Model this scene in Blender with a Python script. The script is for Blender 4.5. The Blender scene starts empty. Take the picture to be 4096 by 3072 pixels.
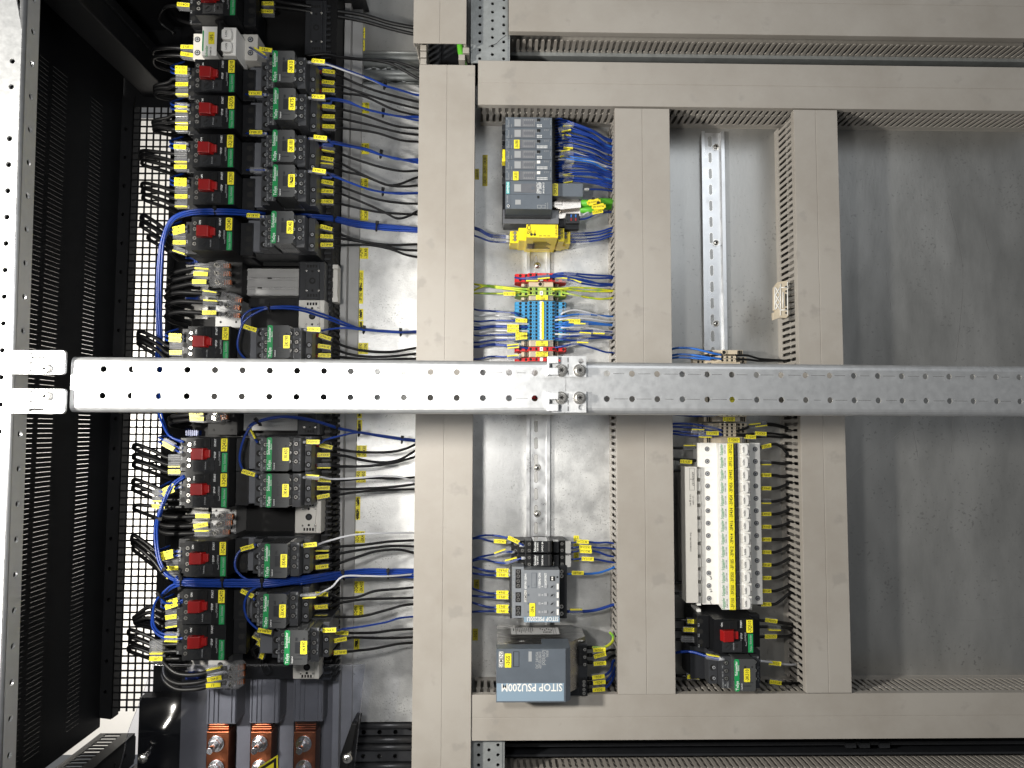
import bpy, math, random
from mathutils import Matrix, Vector
random.seed(7)
R = random.uniform
S = 0.001                      # everything below is worked out in millimetres
F, D = 2900.0, 1082.0          # focal length in photo pixels, distance of the lens from the mounting plate
sc = bpy.context.scene
C = sc.collection
# ---------------------------------------------------------------- camera
dn = Vector((-0.02, -0.0621, -1)).normalized()
zc = -dn
xc = Vector((1, -0.003, 0)); xc = (xc - zc * xc.dot(zc)).normalized()
yc = zc.cross(xc)
RC = Matrix(((xc.x, yc.x, zc.x), (xc.y, yc.y, zc.y), (xc.z, yc.z, zc.z)))   # world -> camera
RT = RC.transposed()
cam_d = bpy.data.cameras.new('camera'); cam = bpy.data.objects.new('camera', cam_d); C.objects.link(cam)
cam_d.sensor_width = 36; cam_d.lens = F / 4096 * 36
cam_d.clip_start = 0.01; cam_d.clip_end = 20
cam.matrix_world = Matrix.Translation((0, 0, D * S)) @ RT.to_4x4()
sc.camera = cam

def W(px, py, h):
    d = RT @ Vector(((px - 2048) / F, -(py - 1536) / F, -1))
    t = (h - D) / d.z
    return (d.x * t, d.y * t, h)
def WX(px, h, py=1716): return W(px, py, h)[0]
def WY(py, h, px=1990): return W(px, py, h)[1]

# ---------------------------------------------------------------- light
w = bpy.data.worlds.new('World'); sc.world = w; w.use_nodes = True
bg = w.node_tree.nodes['Background']; bg.inputs[0].default_value = (0.96, 0.98, 1.0, 1); bg.inputs[1].default_value = 0.13
def area(name, loc, target, size, power, col, size_y=None):
    l = bpy.data.lights.new(name, 'AREA'); l.energy = power; l.size = size; l.color = col
    if size_y: l.shape = 'RECTANGLE'; l.size_y = size_y
    o = bpy.data.objects.new(name, l); C.objects.link(o)
    o.location = Vector(loc) * S
    o.rotation_euler = (Vector(target) - Vector(loc)).to_track_quat('-Z', 'Y').to_euler()
    return o
area('work_lamp', (-860, 60, 990), (200, 20, 0), 0.07, 24, (1.0, 0.96, 0.88))
area('front_fill', (-190, 45, 900), (-60, 20, 0), 0.07, 4.0, (1.0, 0.97, 0.92))  # fill light added near the lens to brighten the left plate strip
area('ceiling_fill', (500, 900, 1500), (100, 0, 0), 0.9, 5, (0.92, 0.96, 1.0))  # soft fill light added from the ceiling side
area('wall_fill', (-950, -100, -330), (-780, -60, -1000), 0.5, 13, (1.0, 0.97, 0.92))  # added outside the cabinet to whiten the wall behind the mesh
area('slit_fill', (-800, 50, 250), (-1200, 0, 100), 0.5, 2.4, (1.0, 0.97, 0.92))  # added outside the side panel so its slits show bright
sc.view_settings.view_transform = 'Standard'; sc.view_settings.look = 'None'
sc.view_settings.exposure = 0; sc.view_settings.gamma = 1

# ---------------------------------------------------------------- materials
def srgb(r, g, b): 
    f = lambda c: (c / 12.92 if c <= 0.04045 else ((c + 0.055) / 1.055) ** 2.4)
    return (f(r / 255), f(g / 255), f(b / 255), 1)
def mat(name, col, rough=0.5, metal=0.0, var=0.0, vscale=60, bump=0.0, bscale=400, col2=None, rvar=0.0, alpha=1, spec=0.5, coat=0, emit=0, trans=0, stretch=None, pits=0, pscale=230, pthr=(.83, .87), pbig=.35):
    m = bpy.data.materials.new(name); m.use_nodes = True
    nt = m.node_tree; n = nt.nodes; L = nt.links; b = n['Principled BSDF']
    if len(col) == 3: col = (*col, 1)
    b.inputs['Base Color'].default_value = col; b.inputs['Roughness'].default_value = rough
    b.inputs['Metallic'].default_value = metal; b.inputs['Alpha'].default_value = alpha
    b.inputs['Specular IOR Level'].default_value = spec
    b.inputs['Coat Weight'].default_value = coat; b.inputs['Transmission Weight'].default_value = trans
    if emit: b.inputs['Emission Color'].default_value = col; b.inputs['Emission Strength'].default_value = emit
    if var or bump or rvar or col2 or pits:
        tc = n.new('ShaderNodeTexCoord'); mp = n.new('ShaderNodeMapping'); L.new(tc.outputs['Object'], mp.inputs[0])
        if stretch: mp.inputs['Scale'].default_value = stretch
        no = n.new('ShaderNodeTexNoise'); no.inputs['Scale'].default_value = vscale; no.inputs['Detail'].default_value = 6
        no.inputs['Roughness'].default_value = 0.65; L.new(mp.outputs[0], no.inputs['Vector'])
        out = None
        if var or col2:
            rp = n.new('ShaderNodeValToRGB'); L.new(no.outputs[0], rp.inputs[0])
            c2 = col2 if col2 else tuple(c * (1 - var) for c in col[:3])
            rp.color_ramp.elements[0].position = 0.34; rp.color_ramp.elements[1].position = 0.62
            rp.color_ramp.elements[0].color = (*c2[:3], 1); rp.color_ramp.elements[1].color = col
            out = rp.outputs[0]
        if pits:
            n2 = n.new('ShaderNodeTexNoise'); n2.inputs['Scale'].default_value = pscale; n2.inputs['Detail'].default_value = 3
            L.new(tc.outputs['Object'], n2.inputs['Vector'])
            n3 = n.new('ShaderNodeTexNoise'); n3.inputs['Scale'].default_value = 14; L.new(tc.outputs['Object'], n3.inputs['Vector'])
            ad = n.new('ShaderNodeMath'); ad.operation = 'MULTIPLY_ADD'; L.new(n3.outputs[0], ad.inputs[0]); ad.inputs[1].default_value = pbig; L.new(n2.outputs[0], ad.inputs[2])
            r2 = n.new('ShaderNodeValToRGB'); L.new(ad.outputs[0], r2.inputs[0])
            r2.color_ramp.elements[0].position = pthr[0]; r2.color_ramp.elements[1].position = pthr[1]
            r2.color_ramp.elements[0].color = (0, 0, 0, 1); r2.color_ramp.elements[1].color = (1, 1, 1, 1)
            mx = n.new('ShaderNodeMixRGB'); L.new(r2.outputs[0], mx.inputs[0]); L.new(out, mx.inputs[1]); mx.inputs[2].default_value = tuple(c * (1 - pits) for c in col[:3]) + (1,)
            out = mx.outputs[0]
        if out: L.new(out, b.inputs['Base Color'])
        if rvar:
            mr = n.new('ShaderNodeMapRange'); L.new(no.outputs[0], mr.inputs[0])
            mr.inputs[1].default_value = 0.3; mr.inputs[2].default_value = 0.7
            mr.inputs[3].default_value = rough - rvar; mr.inputs[4].default_value = rough + rvar; L.new(mr.outputs[0], b.inputs['Roughness'])
        if bump:
            nb = n.new('ShaderNodeTexNoise'); nb.inputs['Scale'].default_value = bscale; nb.inputs['Detail'].default_value = 4
            L.new(mp.outputs[0], nb.inputs['Vector'])
            bp = n.new('ShaderNodeBump'); bp.inputs['Strength'].default_value = bump; bp.inputs['Distance'].default_value = 0.001
            L.new(nb.outputs[0], bp.inputs['Height']); L.new(bp.outputs[0], b.inputs['Normal'])
    return m
M = {}
M['plate'] = mat('galvanised_sheet', (0.66, 0.665, 0.66), 0.44, 0.7, col2=(0.50, 0.505, 0.505), vscale=28, rvar=0.10, bump=0.22, bscale=500, pits=0.38, pscale=380)
M['plate2'] = mat('galvanised_sheet_smooth', (0.47, 0.468, 0.455), 0.38, 0.78, col2=(0.35, 0.35, 0.34), vscale=9, rvar=0.10, bump=0.12, bscale=300, pits=0.3, stretch=(1, .35, 1))
M['steel'] = mat('galvanised_steel', (0.60, 0.61, 0.62), 0.44, 0.8, col2=(0.56, 0.57, 0.58), vscale=140, rvar=0.05, bump=0.08, bscale=500)
M['strut'] = mat('strut_steel', (0.40, 0.42, 0.42), 0.5, 0.6, var=0.2, vscale=60, bump=0.2, bscale=500)
M['rail'] = mat('rail_steel', (0.80, 0.81, 0.82), 0.33, 0.95, var=0.15, vscale=50, rvar=0.08)
M['screw'] = mat('zinc_screw', (0.78, 0.76, 0.72), 0.25, 1.0)
M['duct'] = mat('grey_pvc', srgb(158, 153, 146), 0.45, 0, col2=srgb(148, 142, 134), vscale=9, bump=0.06, bscale=900, rvar=0.06, pits=0.16, pscale=38, pthr=(.90, 1.0), pbig=.5)
M['ductw'] = mat('grey_pvc_wall', srgb(156, 151, 144), 0.45, 0, var=0.10, vscale=30)
M['greyp'] = mat('grey_profile', (0.33, 0.33, 0.33), 0.5, 0, var=0.12, vscale=20)
M['greyp2'] = mat('grey_shroud', (0.20, 0.20, 0.205), 0.45, 0, var=0.15, vscale=20)
M['cbody'] = mat('contactor_grey', (0.040, 0.042, 0.047), 0.38, 0, spec=0.45, var=0.15, vscale=90, bump=0.1, bscale=1500)
M['cfront'] = mat('smoky_contactor_front', (0.058, 0.060, 0.062), 0.16, 0, coat=0.3)
M['black'] = mat('black_plastic', (0.007, 0.0075, 0.009), 0.45, 0, spec=0.3, var=0.3, vscale=80, bump=0.1, bscale=1500)
M['blackm'] = mat('black_matt', (0.006, 0.006, 0.0065), 0.6, 0, spec=0.25)
M['anthr'] = mat('anthracite_plastic', (0.021, 0.0225, 0.026), 0.40, 0, spec=0.35, var=0.2, vscale=90, bump=0.1, bscale=1500)
M['slate'] = mat('slate_plastic', (0.12, 0.125, 0.14), 0.32, 0, var=0.12, vscale=50)
M['smoke'] = mat('smoked_cover', (0.022, 0.023, 0.025), 0.14, 0, coat=0.4)
M['hole'] = mat('dark_recess', (0.004, 0.004, 0.004), 0.8)
M['paint'] = mat('black_powder_coat', (0.010, 0.0105, 0.012), 0.55, 0, spec=0.3, var=0.25, vscale=40, bump=0.2, bscale=900)
M['sgrey'] = mat('blue_grey_plastic', (0.10, 0.118, 0.142), 0.42, 0, var=0.10, vscale=60, bump=0.08, bscale=1500)
M['sgrey2'] = mat('light_blue_grey_band', (0.22, 0.30, 0.38), 0.35)
M['lgrey'] = mat('mid_grey_plastic', (0.20, 0.215, 0.235), 0.45, 0, var=0.08, vscale=60)
M['white'] = mat('white_plastic', (0.78, 0.77, 0.74), 0.38, 0, var=0.06, vscale=60)
M['offw'] = mat('off_white_plastic', (0.55, 0.535, 0.50), 0.42, 0, var=0.06, vscale=60)
M['beige'] = mat('beige_plastic', (0.56, 0.48, 0.36), 0.45, 0, var=0.12, vscale=80)
M['yellow'] = mat('yellow_label', (0.83, 0.73, 0.03), 0.42)
M['sick'] = mat('yellow_housing', (0.82, 0.66, 0.01), 0.4, 0, var=0.05, vscale=80)
M['dully'] = mat('dull_yellow_label', (0.50, 0.42, 0.03), 0.45)  # duller yellow for four plate labels in the second column
M['ink'] = mat('black_ink', (0.008, 0.008, 0.008), 0.6)
M['wink'] = mat('white_ink', (0.75, 0.76, 0.76), 0.6)
M['gink'] = mat('grey_ink', (0.30, 0.31, 0.32), 0.6)
M['green'] = mat('green_stripe', (0.012, 0.26, 0.075), 0.4)
M['teal'] = mat('teal_badge', (0.0, 0.36, 0.36), 0.4)
M['red'] = mat('red_plastic', (0.27, 0.006, 0.006), 0.35)
M['redt'] = mat('red_terminal', (0.58, 0.012, 0.012), 0.4, 0, var=0.1, vscale=90)
M['bluet'] = mat('blue_terminal', (0.045, 0.27, 0.52), 0.4, 0, var=0.08, vscale=90)
M['pet'] = mat('green_yellow_terminal', (0.50, 0.55, 0.06), 0.45, 0, col2=(0.03, 0.26, 0.08), vscale=70)
M['wblue'] = mat('blue_insulation', (0.006, 0.034, 0.22), 0.35)
M['wlblue'] = mat('light_blue_insulation', (0.02, 0.13, 0.48), 0.35)
M['wblack'] = mat('black_insulation', (0.006, 0.006, 0.0065), 0.42, spec=0.35)
M['wwhite'] = mat('white_insulation', (0.50, 0.51, 0.54), 0.38)
M['wyg'] = mat('green_yellow_insulation', (0.70, 0.62, 0.02), 0.38, 0, col2=(0.06, 0.35, 0.05), vscale=35)
M['wgreen'] = mat('green_jacket', (0.10, 0.42, 0.03), 0.4)
M['clear'] = mat('clear_sleeve', (0.45, 0.46, 0.48), 0.15, alpha=0.20, spec=0.6)
M['clearh'] = mat('clear_housing', (0.35, 0.35, 0.36), 0.10, alpha=0.20, spec=0.8)
M['rail_darkrefl'] = mat('rail_steel_dark_reflection', (0.10, 0.102, 0.11), 0.4, 0.7, var=0.3, vscale=40)  # darker rail steel, with a dark reflection put into its colour
M['copper'] = mat('copper', (0.52, 0.17, 0.07), 0.34, 0.95, col2=(0.30, 0.085, 0.035), vscale=35, rvar=0.08)
M['ss'] = mat('brushed_stainless', (0.34, 0.33, 0.315), 0.28, 0.95, var=0.12, vscale=120, stretch=(0.05, 1, 1), rvar=0.06)
M['nickel'] = mat('nickel_plug', (0.74, 0.68, 0.62), 0.25, 0.9, var=0.15, vscale=90)
M['led'] = mat('green_led', (0.05, 0.9, 0.05), 0.3, emit=1.6)
M['paper'] = mat('silver_sticker', (0.60, 0.60, 0.60), 0.45)
M['wall'] = mat('white_room_wall', (0.80, 0.78, 0.75), 0.8, 0, var=0.05, vscale=3)
M['ferr'] = mat('grey_ferrule', (0.32, 0.33, 0.35), 0.4)
M['rferr'] = mat('red_ferrule', (0.22, 0.01, 0.015), 0.4)
# clear polycarbonate
m = bpy.data.materials.new('clear_polycarbonate'); m.use_nodes = True; nt = m.node_tree; nt.nodes.clear()
o = nt.nodes.new('ShaderNodeOutputMaterial'); mx = nt.nodes.new('ShaderNodeMixShader'); tr = nt.nodes.new('ShaderNodeBsdfTransparent'); gl = nt.nodes.new('ShaderNodeBsdfGlossy')
fr = nt.nodes.new('ShaderNodeFresnel'); fr.inputs[0].default_value = 1.55
tr.inputs[0].default_value = (0.90, 0.91, 0.95, 1); gl.inputs['Roughness'].default_value = 0.13
ge = nt.nodes.new('ShaderNodeNewGeometry'); m1 = nt.nodes.new('ShaderNodeMath'); m1.operation = 'SUBTRACT'; m1.inputs[0].default_value = 1; m2 = nt.nodes.new('ShaderNodeMath'); m2.operation = 'MULTIPLY'
nt.links.new(ge.outputs['Backfacing'], m1.inputs[1]); nt.links.new(m1.outputs[0], m2.inputs[0]); nt.links.new(fr.outputs[0], m2.inputs[1]); nt.links.new(m2.outputs[0], mx.inputs[0]); nt.links.new(tr.outputs[0], mx.inputs[1]); nt.links.new(gl.outputs[0], mx.inputs[2]); nt.links.new(mx.outputs[0], o.inputs[0])
M['pc'] = m

# ---------------------------------------------------------------- mesh helpers
_gl = {}
def glyphs(s):
    if s not in _gl:
        cu = bpy.data.curves.new('t', 'FONT'); cu.body = s; cu.size = 1; cu.resolution_u = 2; cu.offset = 0.014
        ob = bpy.data.objects.new('t', cu)
        me = bpy.data.meshes.new_from_object(ob)
        v = [(p.co.x, p.co.y) for p in me.vertices]; f = [tuple(p.vertices) for p in me.polygons]
        bpy.data.objects.remove(ob); bpy.data.meshes.remove(me); bpy.data.curves.remove(cu)
        xs = [a for a, _ in v] or [0]; x0, x1 = min(xs), max(xs)
        _gl[s] = ([(a - (x0 + x1) / 2, b - 0.35) for a, b in v], f, x1 - x0)
    return _gl[s]
class MB:
    def __init__(s): s.v = []; s.f = []; s.m = []; s.sm = []
    def add(s, vs, fs, mi=0, smooth=False):
        k = len(s.v); s.v += vs
        for f in fs: s.f.append(tuple(i + k for i in f)); s.m.append(mi); s.sm.append(smooth)
        return s
    def box(s, x0, x1, y0, y1, z0, z1, mi=0):
        if x0 > x1: x0, x1 = x1, x0
        if y0 > y1: y0, y1 = y1, y0
        if z0 > z1: z0, z1 = z1, z0
        vs = [(x, y, z) for z in (z0, z1) for y in (y0, y1) for x in (x0, x1)]
        return s.add(vs, [(0, 2, 3, 1), (4, 5, 7, 6), (0, 1, 5, 4), (2, 6, 7, 3), (0, 4, 6, 2), (1, 3, 7, 5)], mi)
    def pb(s, px0, py0, px1, py1, h0, h1, mi=0):            # box whose front face spans these photo pixels at height h1
        my = (py0 + py1) / 2; mx = (px0 + px1) / 2
        return s.box(WX(px0, h1, my), WX(px1, h1, my), WY(py1, h1, mx), WY(py0, h1, mx), h0, h1, mi)
    def prism(s, poly, z0, z1, mi=0, axis='z', smooth=False):
        n = len(poly)
        if axis == 'z': T = lambda a, b, c: (a, b, c)
        elif axis == 'x': T = lambda a, b, c: (c, a, b)      # poly in (y,z), extruded along x
        else: T = lambda a, b, c: (a, c, b)                  # poly in (x,z), extruded along y
        vs = [T(a, b, z0) for a, b in poly] + [T(a, b, z1) for a, b in poly]
        ar = sum(poly[i][0] * poly[(i + 1) % n][1] - poly[(i + 1) % n][0] * poly[i][1] for i in range(n))
        flip = (ar < 0) ^ (axis == 'y') ^ (z1 < z0)
        fs = [tuple(range(n))[::-1], tuple(range(n, 2 * n))] + [(i, (i + 1) % n, n + (i + 1) % n, n + i) for i in range(n)]
        if flip: fs = [f[::-1] for f in fs]
        return s.add(vs, fs, mi, smooth)
    def cyl(s, x, y, z0, z1, r, mi=0, n=16, r2=None, axis='z'):
        r2 = r if r2 is None else r2
        vs = []
        for z, q in ((z0, r), (z1, r2)):
            for i in range(n):
                a = 2 * math.pi * i / n; u, v = q * math.cos(a), q * math.sin(a)
                vs.append((x + u, y + v, z) if axis == 'z' else ((z, x + u, y + v) if axis == 'x' else (x + u, z, y + v)))
        fs = [(i, (i + 1) % n, n + (i + 1) % n, n + i) for i in range(n)]
        if axis == 'y': fs = [f[::-1] for f in fs]
        s.add(vs, fs, mi, True); k = len(s.v) - 2 * n
        c = [tuple(range(n))[::-1], tuple(range(n, 2 * n))]
        if axis == 'y': c = [f[::-1] for f in c]
        for f in c: s.f.append(tuple(i + k for i in f)); s.m.append(mi); s.sm.append(False)
        return s
    def rbox(s, cx, cy, w_, h_, ang, z0, z1, mi=0):
        a = math.radians(ang); c, q = math.cos(a), math.sin(a)
        p = [(cx + u * c - v * q, cy + u * q + v * c) for u, v in ((-w_ / 2, -h_ / 2), (w_ / 2, -h_ / 2), (w_ / 2, h_ / 2), (-w_ / 2, h_ / 2))]
        return s.prism(p, z0, z1, mi)
    def rrect(s, x0, x1, y0, y1, r, z0, z1, mi=0):
        p = []
        for cx, cy, a0 in ((x1 - r, y1 - r, 0), (x0 + r, y1 - r, 90), (x0 + r, y0 + r, 180), (x1 - r, y0 + r, 270)):
            for i in range(5):
                a = math.radians(a0 + 22.5 * i); p.append((cx + r * math.cos(a), cy + r * math.sin(a)))
        return s.prism(p, z0, z1, mi)
    def text(s, t, x, y, z, size, rot=0, mi=1, maxw=None, hs=1.0):
        v, f, w_ = glyphs(t)
        k = size
        kx = k * hs
        if maxw and w_ * kx > maxw: kx = maxw / w_
        a = math.radians(rot); c, q = math.cos(a), math.sin(a)
        return s.add([(x + u * kx * c - b * k * q, y + u * kx * q + b * k * c, z) for u, b in v], f, mi)
    def tube(s, pts, r, mi=0, n=8):
        P = [Vector(p) for p in pts]; N = len(P)
        up = Vector((0, 0, 1)); rings = []
        prev = None
        for i in range(N):
            t = (P[min(i + 1, N - 1)] - P[max(i - 1, 0)])
            t = t.normalized() if t.length > 1e-6 else Vector((1, 0, 0))
            if prev is None:
                a = up if abs(t.z) < 0.9 else Vector((0, 1, 0)); u = t.cross(a).normalized()
            else: u = (prev - t * prev.dot(t)); u = u.normalized() if u.length > 1e-6 else t.cross(up).normalized()
            prev = u; v = t.cross(u)
            rr = r[i] if isinstance(r, (list, tuple)) else r
            rings.append([tuple(P[i] + (u * math.cos(2 * math.pi * j / n) + v * math.sin(2 * math.pi * j / n)) * rr) for j in range(n)])
        vs = [p for g in rings for p in g]
        fs = [(i * n + j, i * n + (j + 1) % n, (i + 1) * n + (j + 1) % n, (i + 1) * n + j) for i in range(N - 1) for j in range(n)]
        s.add(vs, fs, mi, True)
        k = len(s.v) - N * n
        for f in (tuple(range(n))[::-1], tuple(range((N - 1) * n, N * n))): s.f.append(tuple(i + k for i in f)); s.m.append(mi); s.sm.append(False)
        return s
    def ball(s, x, y, z, r, mi=0, fl=0.6, n=14):
        vs = []; fs = []; K = 5
        for i in range(K):
            a = math.pi / 2 * i / K
            for j in range(n):
                b = 2 * math.pi * j / n; vs.append((x + r * math.cos(a) * math.cos(b), y + r * math.cos(a) * math.sin(b), z + r * fl * math.sin(a)))
        vs.append((x, y, z + r * fl))
        for i in range(K - 1):
            for j in range(n): fs.append((i * n + j, i * n + (j + 1) % n, (i + 1) * n + (j + 1) % n, (i + 1) * n + j))
        for j in range(n): fs.append(((K - 1) * n + j, (K - 1) * n + (j + 1) % n, K * n))
        return s.add(vs, fs, mi, True)
    def map(s, fn): s.v = [fn(*p) for p in s.v]; return s
def perf(mb, x0, x1, y0, y1, z0, z1, xs, ys, r, n=12, mi=0):
    """flat sheet x0..x1, y0..y1 with real round holes at every (xs, ys)"""
    def mids(lo, hi, a):
        a = sorted(a); return [lo] + [(a[i] + a[i + 1]) / 2 for i in range(len(a) - 1)] + [hi]
    xs, ys = sorted(xs), sorted(ys)
    gx, gy = mids(x0, x1, xs), mids(y0, y1, ys)
    for i, cx in enumerate(xs):
        for j, cy in enumerate(ys):
            a0, a1, b0, b1 = gx[i], gx[i + 1], gy[j], gy[j + 1]
            inner = []; outer = []
            for k in range(n):
                a = 2 * math.pi * k / n + math.pi / n; u, v = math.cos(a), math.sin(a)
                inner.append((cx + r * u, cy + r * v))
                t = min(((a1 - cx) if u > 0 else (a0 - cx)) / u if abs(u) > 1e-6 else 1e9, ((b1 - cy) if v > 0 else (b0 - cy)) / v if abs(v) > 1e-6 else 1e9)
                outer.append((cx + t * u, cy + t * v))
            cor = [(a1, b1), (a0, b1), (a0, b0), (a1, b0)]
            vs = []; fs = []
            for z in (z1, z0): vs += [(p[0], p[1], z) for p in inner] + [(p[0], p[1], z) for p in outer] + [(p[0], p[1], z) for p in cor]
            B = 2 * n + 4
            ca = [math.atan2(c[1] - cy, c[0] - cx) % (2 * math.pi) for c in cor]
            for k in range(n):
                k2 = (k + 1) % n
                ang0 = (2 * math.pi * k / n + math.pi / n); ang1 = ang0 + 2 * math.pi / n
                ins = None
                for q in range(4):
                    for sh in (0, 2 * math.pi):
                        if ang0 < ca[q] + sh < ang1: ins = q
                loop = [k, n + k] + ([2 * n + ins] if ins is not None else []) + [n + k2, k2]
                fs.append(tuple(loop)); fs.append(tuple(B + q for q in loop[::-1]))
                fs.append((k, k2, B + k2, B + k))
            mb.add(vs, fs, mi)
_bev = []
def build(name, mb, mats, parent=None, org=(0, 0, 0), bevel=0):
    me = bpy.data.meshes.new(name)
    me.from_pydata([((a - org[0]) * S, (b - org[1]) * S, (c - org[2]) * S) for a, b, c in mb.v], [], mb.f)
    for k in (mats if isinstance(mats, (list, tuple)) else [mats]): me.materials.append(M[k])
    me.polygons.foreach_set('material_index', mb.m); me.polygons.foreach_set('use_smooth', mb.sm); me.update()
    o = bpy.data.objects.new(name, me); C.objects.link(o)
    if parent is not None: o.parent = parent
    if bevel:
        b = o.modifiers.new('bevel', 'BEVEL'); b.width = bevel * S; b.segments = 2; b.limit_method = 'ANGLE'; b.angle_limit = math.radians(50)
    return o
def tag(o, label=None, cat=None, group=None, kind=None):
    if label: o['label'] = label
    if cat: o['category'] = cat
    if group: o['group'] = group
    if kind: o['kind'] = kind
    return o
def thing(name, label, cat, loc=(0, 0, 0), group=None):
    o = bpy.data.objects.new(name, None); C.objects.link(o); o.empty_display_size = 0.01
    o.location = Vector(loc) * S; o['org'] = list(loc)
    return tag(o, label, cat, group)
def part(name, mb, mats, root, bevel=0, label=None):
    r = root
    while r.parent: r = r.parent
    o = build(name, mb, mats, root, tuple(r['org']), bevel)
    if label: o['label'] = label
    return o
def single(name, mb, mats, label, cat, group=None, bevel=0, kind=None):
    xs = [p[0] for p in mb.v]; ys = [p[1] for p in mb.v]; zs = [p[2] for p in mb.v]
    org = ((min(xs) + max(xs)) / 2, (min(ys) + max(ys)) / 2, min(zs))
    o = build(name, mb, mats, None, org, bevel); o.location = Vector(org) * S
    return tag(o, label, cat, group, kind)
def kids(o): return [c for c in bpy.data.objects if c.parent == o]
def dup(root, loc, label, group=None):
    """copy of a thing with its parts and sub-parts, moved to loc"""
    def rec(o, par):
        c = o.copy(); C.objects.link(c)
        if par is not None: c.parent = par
        for ch in TREE.get(o.name, []): rec(ch, c)
        return c
    r = rec(root, None); r.location = Vector(loc) * S; r['org'] = list(loc); r['label'] = label
    if group: r['group'] = group
    return r
TREE = {}
def index_tree(root):
    for o in bpy.data.objects:
        if o.parent is not None: 
            L_ = TREE.setdefault(o.parent.name, [])
            if o not in L_: L_.append(o)
_sc = {}
def screw(parent, x, y, z, r=2.6, name='terminal_screw', ring=True, rot=None, kind='pz', mt='screw'):
    """a cross-head screw in its dark well; x, y, z in mm in world space"""
    key = (r, ring, kind, mt)
    if key not in _sc:
        b = MB()
        if ring: b.cyl(0, 0, -1, 0.15, r * 1.32, 1, 14)
        b.cyl(0, 0, -1, 0.7, r, 0, 14, r * 0.9)
        if kind == 'pz':
            b.rbox(0, 0, r * 1.35, r * 0.30, 0, 0.6, 0.76, 1); b.rbox(0, 0, r * 0.30, r * 1.35, 0, 0.6, 0.77, 1)
        me = build('tmp', b, [mt, 'hole']); _sc[key] = me.data; bpy.data.objects.remove(me)
    o = bpy.data.objects.new(name, _sc[key]); C.objects.link(o); o.parent = parent
    r0 = parent
    while r0.parent: r0 = r0.parent
    g = r0['org']; o.location = Vector((x - g[0], y - g[1], z - g[2])) * S
    o.rotation_euler.z = R(0, 1.5) if rot is None else rot
    return o
def cr(pts, k=6):
    P = [Vector(p) for p in pts]; P = [P[0] * 2 - P[1]] + P + [P[-1] * 2 - P[-2]]; out = []
    for i in range(1, len(P) - 2):
        for j in range(k):
            t = j / k; a, b, c, d = P[i - 1:i + 3]
            out.append(0.5 * ((2 * b) + (c - a) * t + (2 * a - 5 * b + 4 * c - d) * t * t + (3 * b - a - 3 * c + d) * t ** 3))
    out.append(P[-2]); return out
def pp(pts): return [W(*p) for p in pts]
# ================================================================ SETTING: room wall, plates
b = MB(); b.box(-1500, -300, -900, 900, -1010, -1000)
single('wall', b, 'wall', None, None, kind='structure')
b = MB(); b.box(-1260, -1250, -900, 900, -1000, 500)
single('wall', b, 'wall', None, None, kind='structure')

def scratch(b, pts, wd, mi):
    P = cr(pp(pts), 5)
    for a, c in zip(P[:-1], P[1:]):
        d = (c - a).normalized(); q = Vector((-d.y, d.x, 0)) * wd / 2
        b.add([tuple(a - q), tuple(a + q), tuple(c + q), tuple(c - q)], [(0, 3, 2, 1)], mi)
b = MB()
b.pb(1430, 345, 2572, 2885, -3, 0)
single('mounting_plate', b, ['plate'], 'mottled galvanised mounting plate behind the yellow tagged wires and the rail with grey modules', 'mounting plate', 'galvanised plates')
b = MB(); b.pb(2573, 345, 4330, 2885, -3, 0)
for pts, wd in (([(3790, 800, .1), (3840, 1000, .1), (3852, 1150, .1), (3825, 1440, .1)], .5), ([(3545, 1090, .1), (3560, 1200, .1), (3563, 1240, .1)], .4),
                ([(3390, 1920, .1), (3480, 1830, .1), (3600, 1730, .1), (3720, 1650, .1)], .35), ([(3642, 1660, .1), (3672, 1830, .1)], .5), ([(3855, 1650, .1), (3876, 1775, .1)], .6),
                ([(3812, 1650, .1), (3806, 1810, .1)], .4), ([(3935, 870, .1), (3945, 960, .1), (3962, 1015, .1)], .4), ([(2700, 1830, .1), (2712, 1960, .1), (2730, 2080, .1)], .35),
                ([(4055, 1650, .1), (4062, 1725, .1)], .5), ([(3720, 2440, .1), (3850, 2480, .1), (4096, 2470, .1)], .3), ([(3560, 1380, .1), (3575, 1480, .1)], .4)):
    scratch(b, pts, wd, 1)
single('mounting_plate', b, ['plate2', 'screw'], 'smooth scratched galvanised mounting plate right of the second upright duct', 'mounting plate', 'galvanised plates')
b = MB(); b.pb(1430, -120, 1905, 205, -3, 0)
single('mounting_plate', b, ['plate2'], 'short galvanised plate at the top carrying the labels -3Q4 and -3F5', 'mounting plate', 'galvanised plates')
b = MB(); b.pb(1430, 2990, 4330, 3250, -34, -30); b.pb(1900, -120, 4330, 210, -34, -30)
single('back_panel', b, ['greyp'], 'dark grey back panel seen behind the outermost ducts', 'panel')
b = MB(); b.box(-520, 900, -700, 760, -64, -60)
single('back_panel', b, ['paint'], 'black painted back panel of the cabinet behind the busbar section', 'panel')

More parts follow.
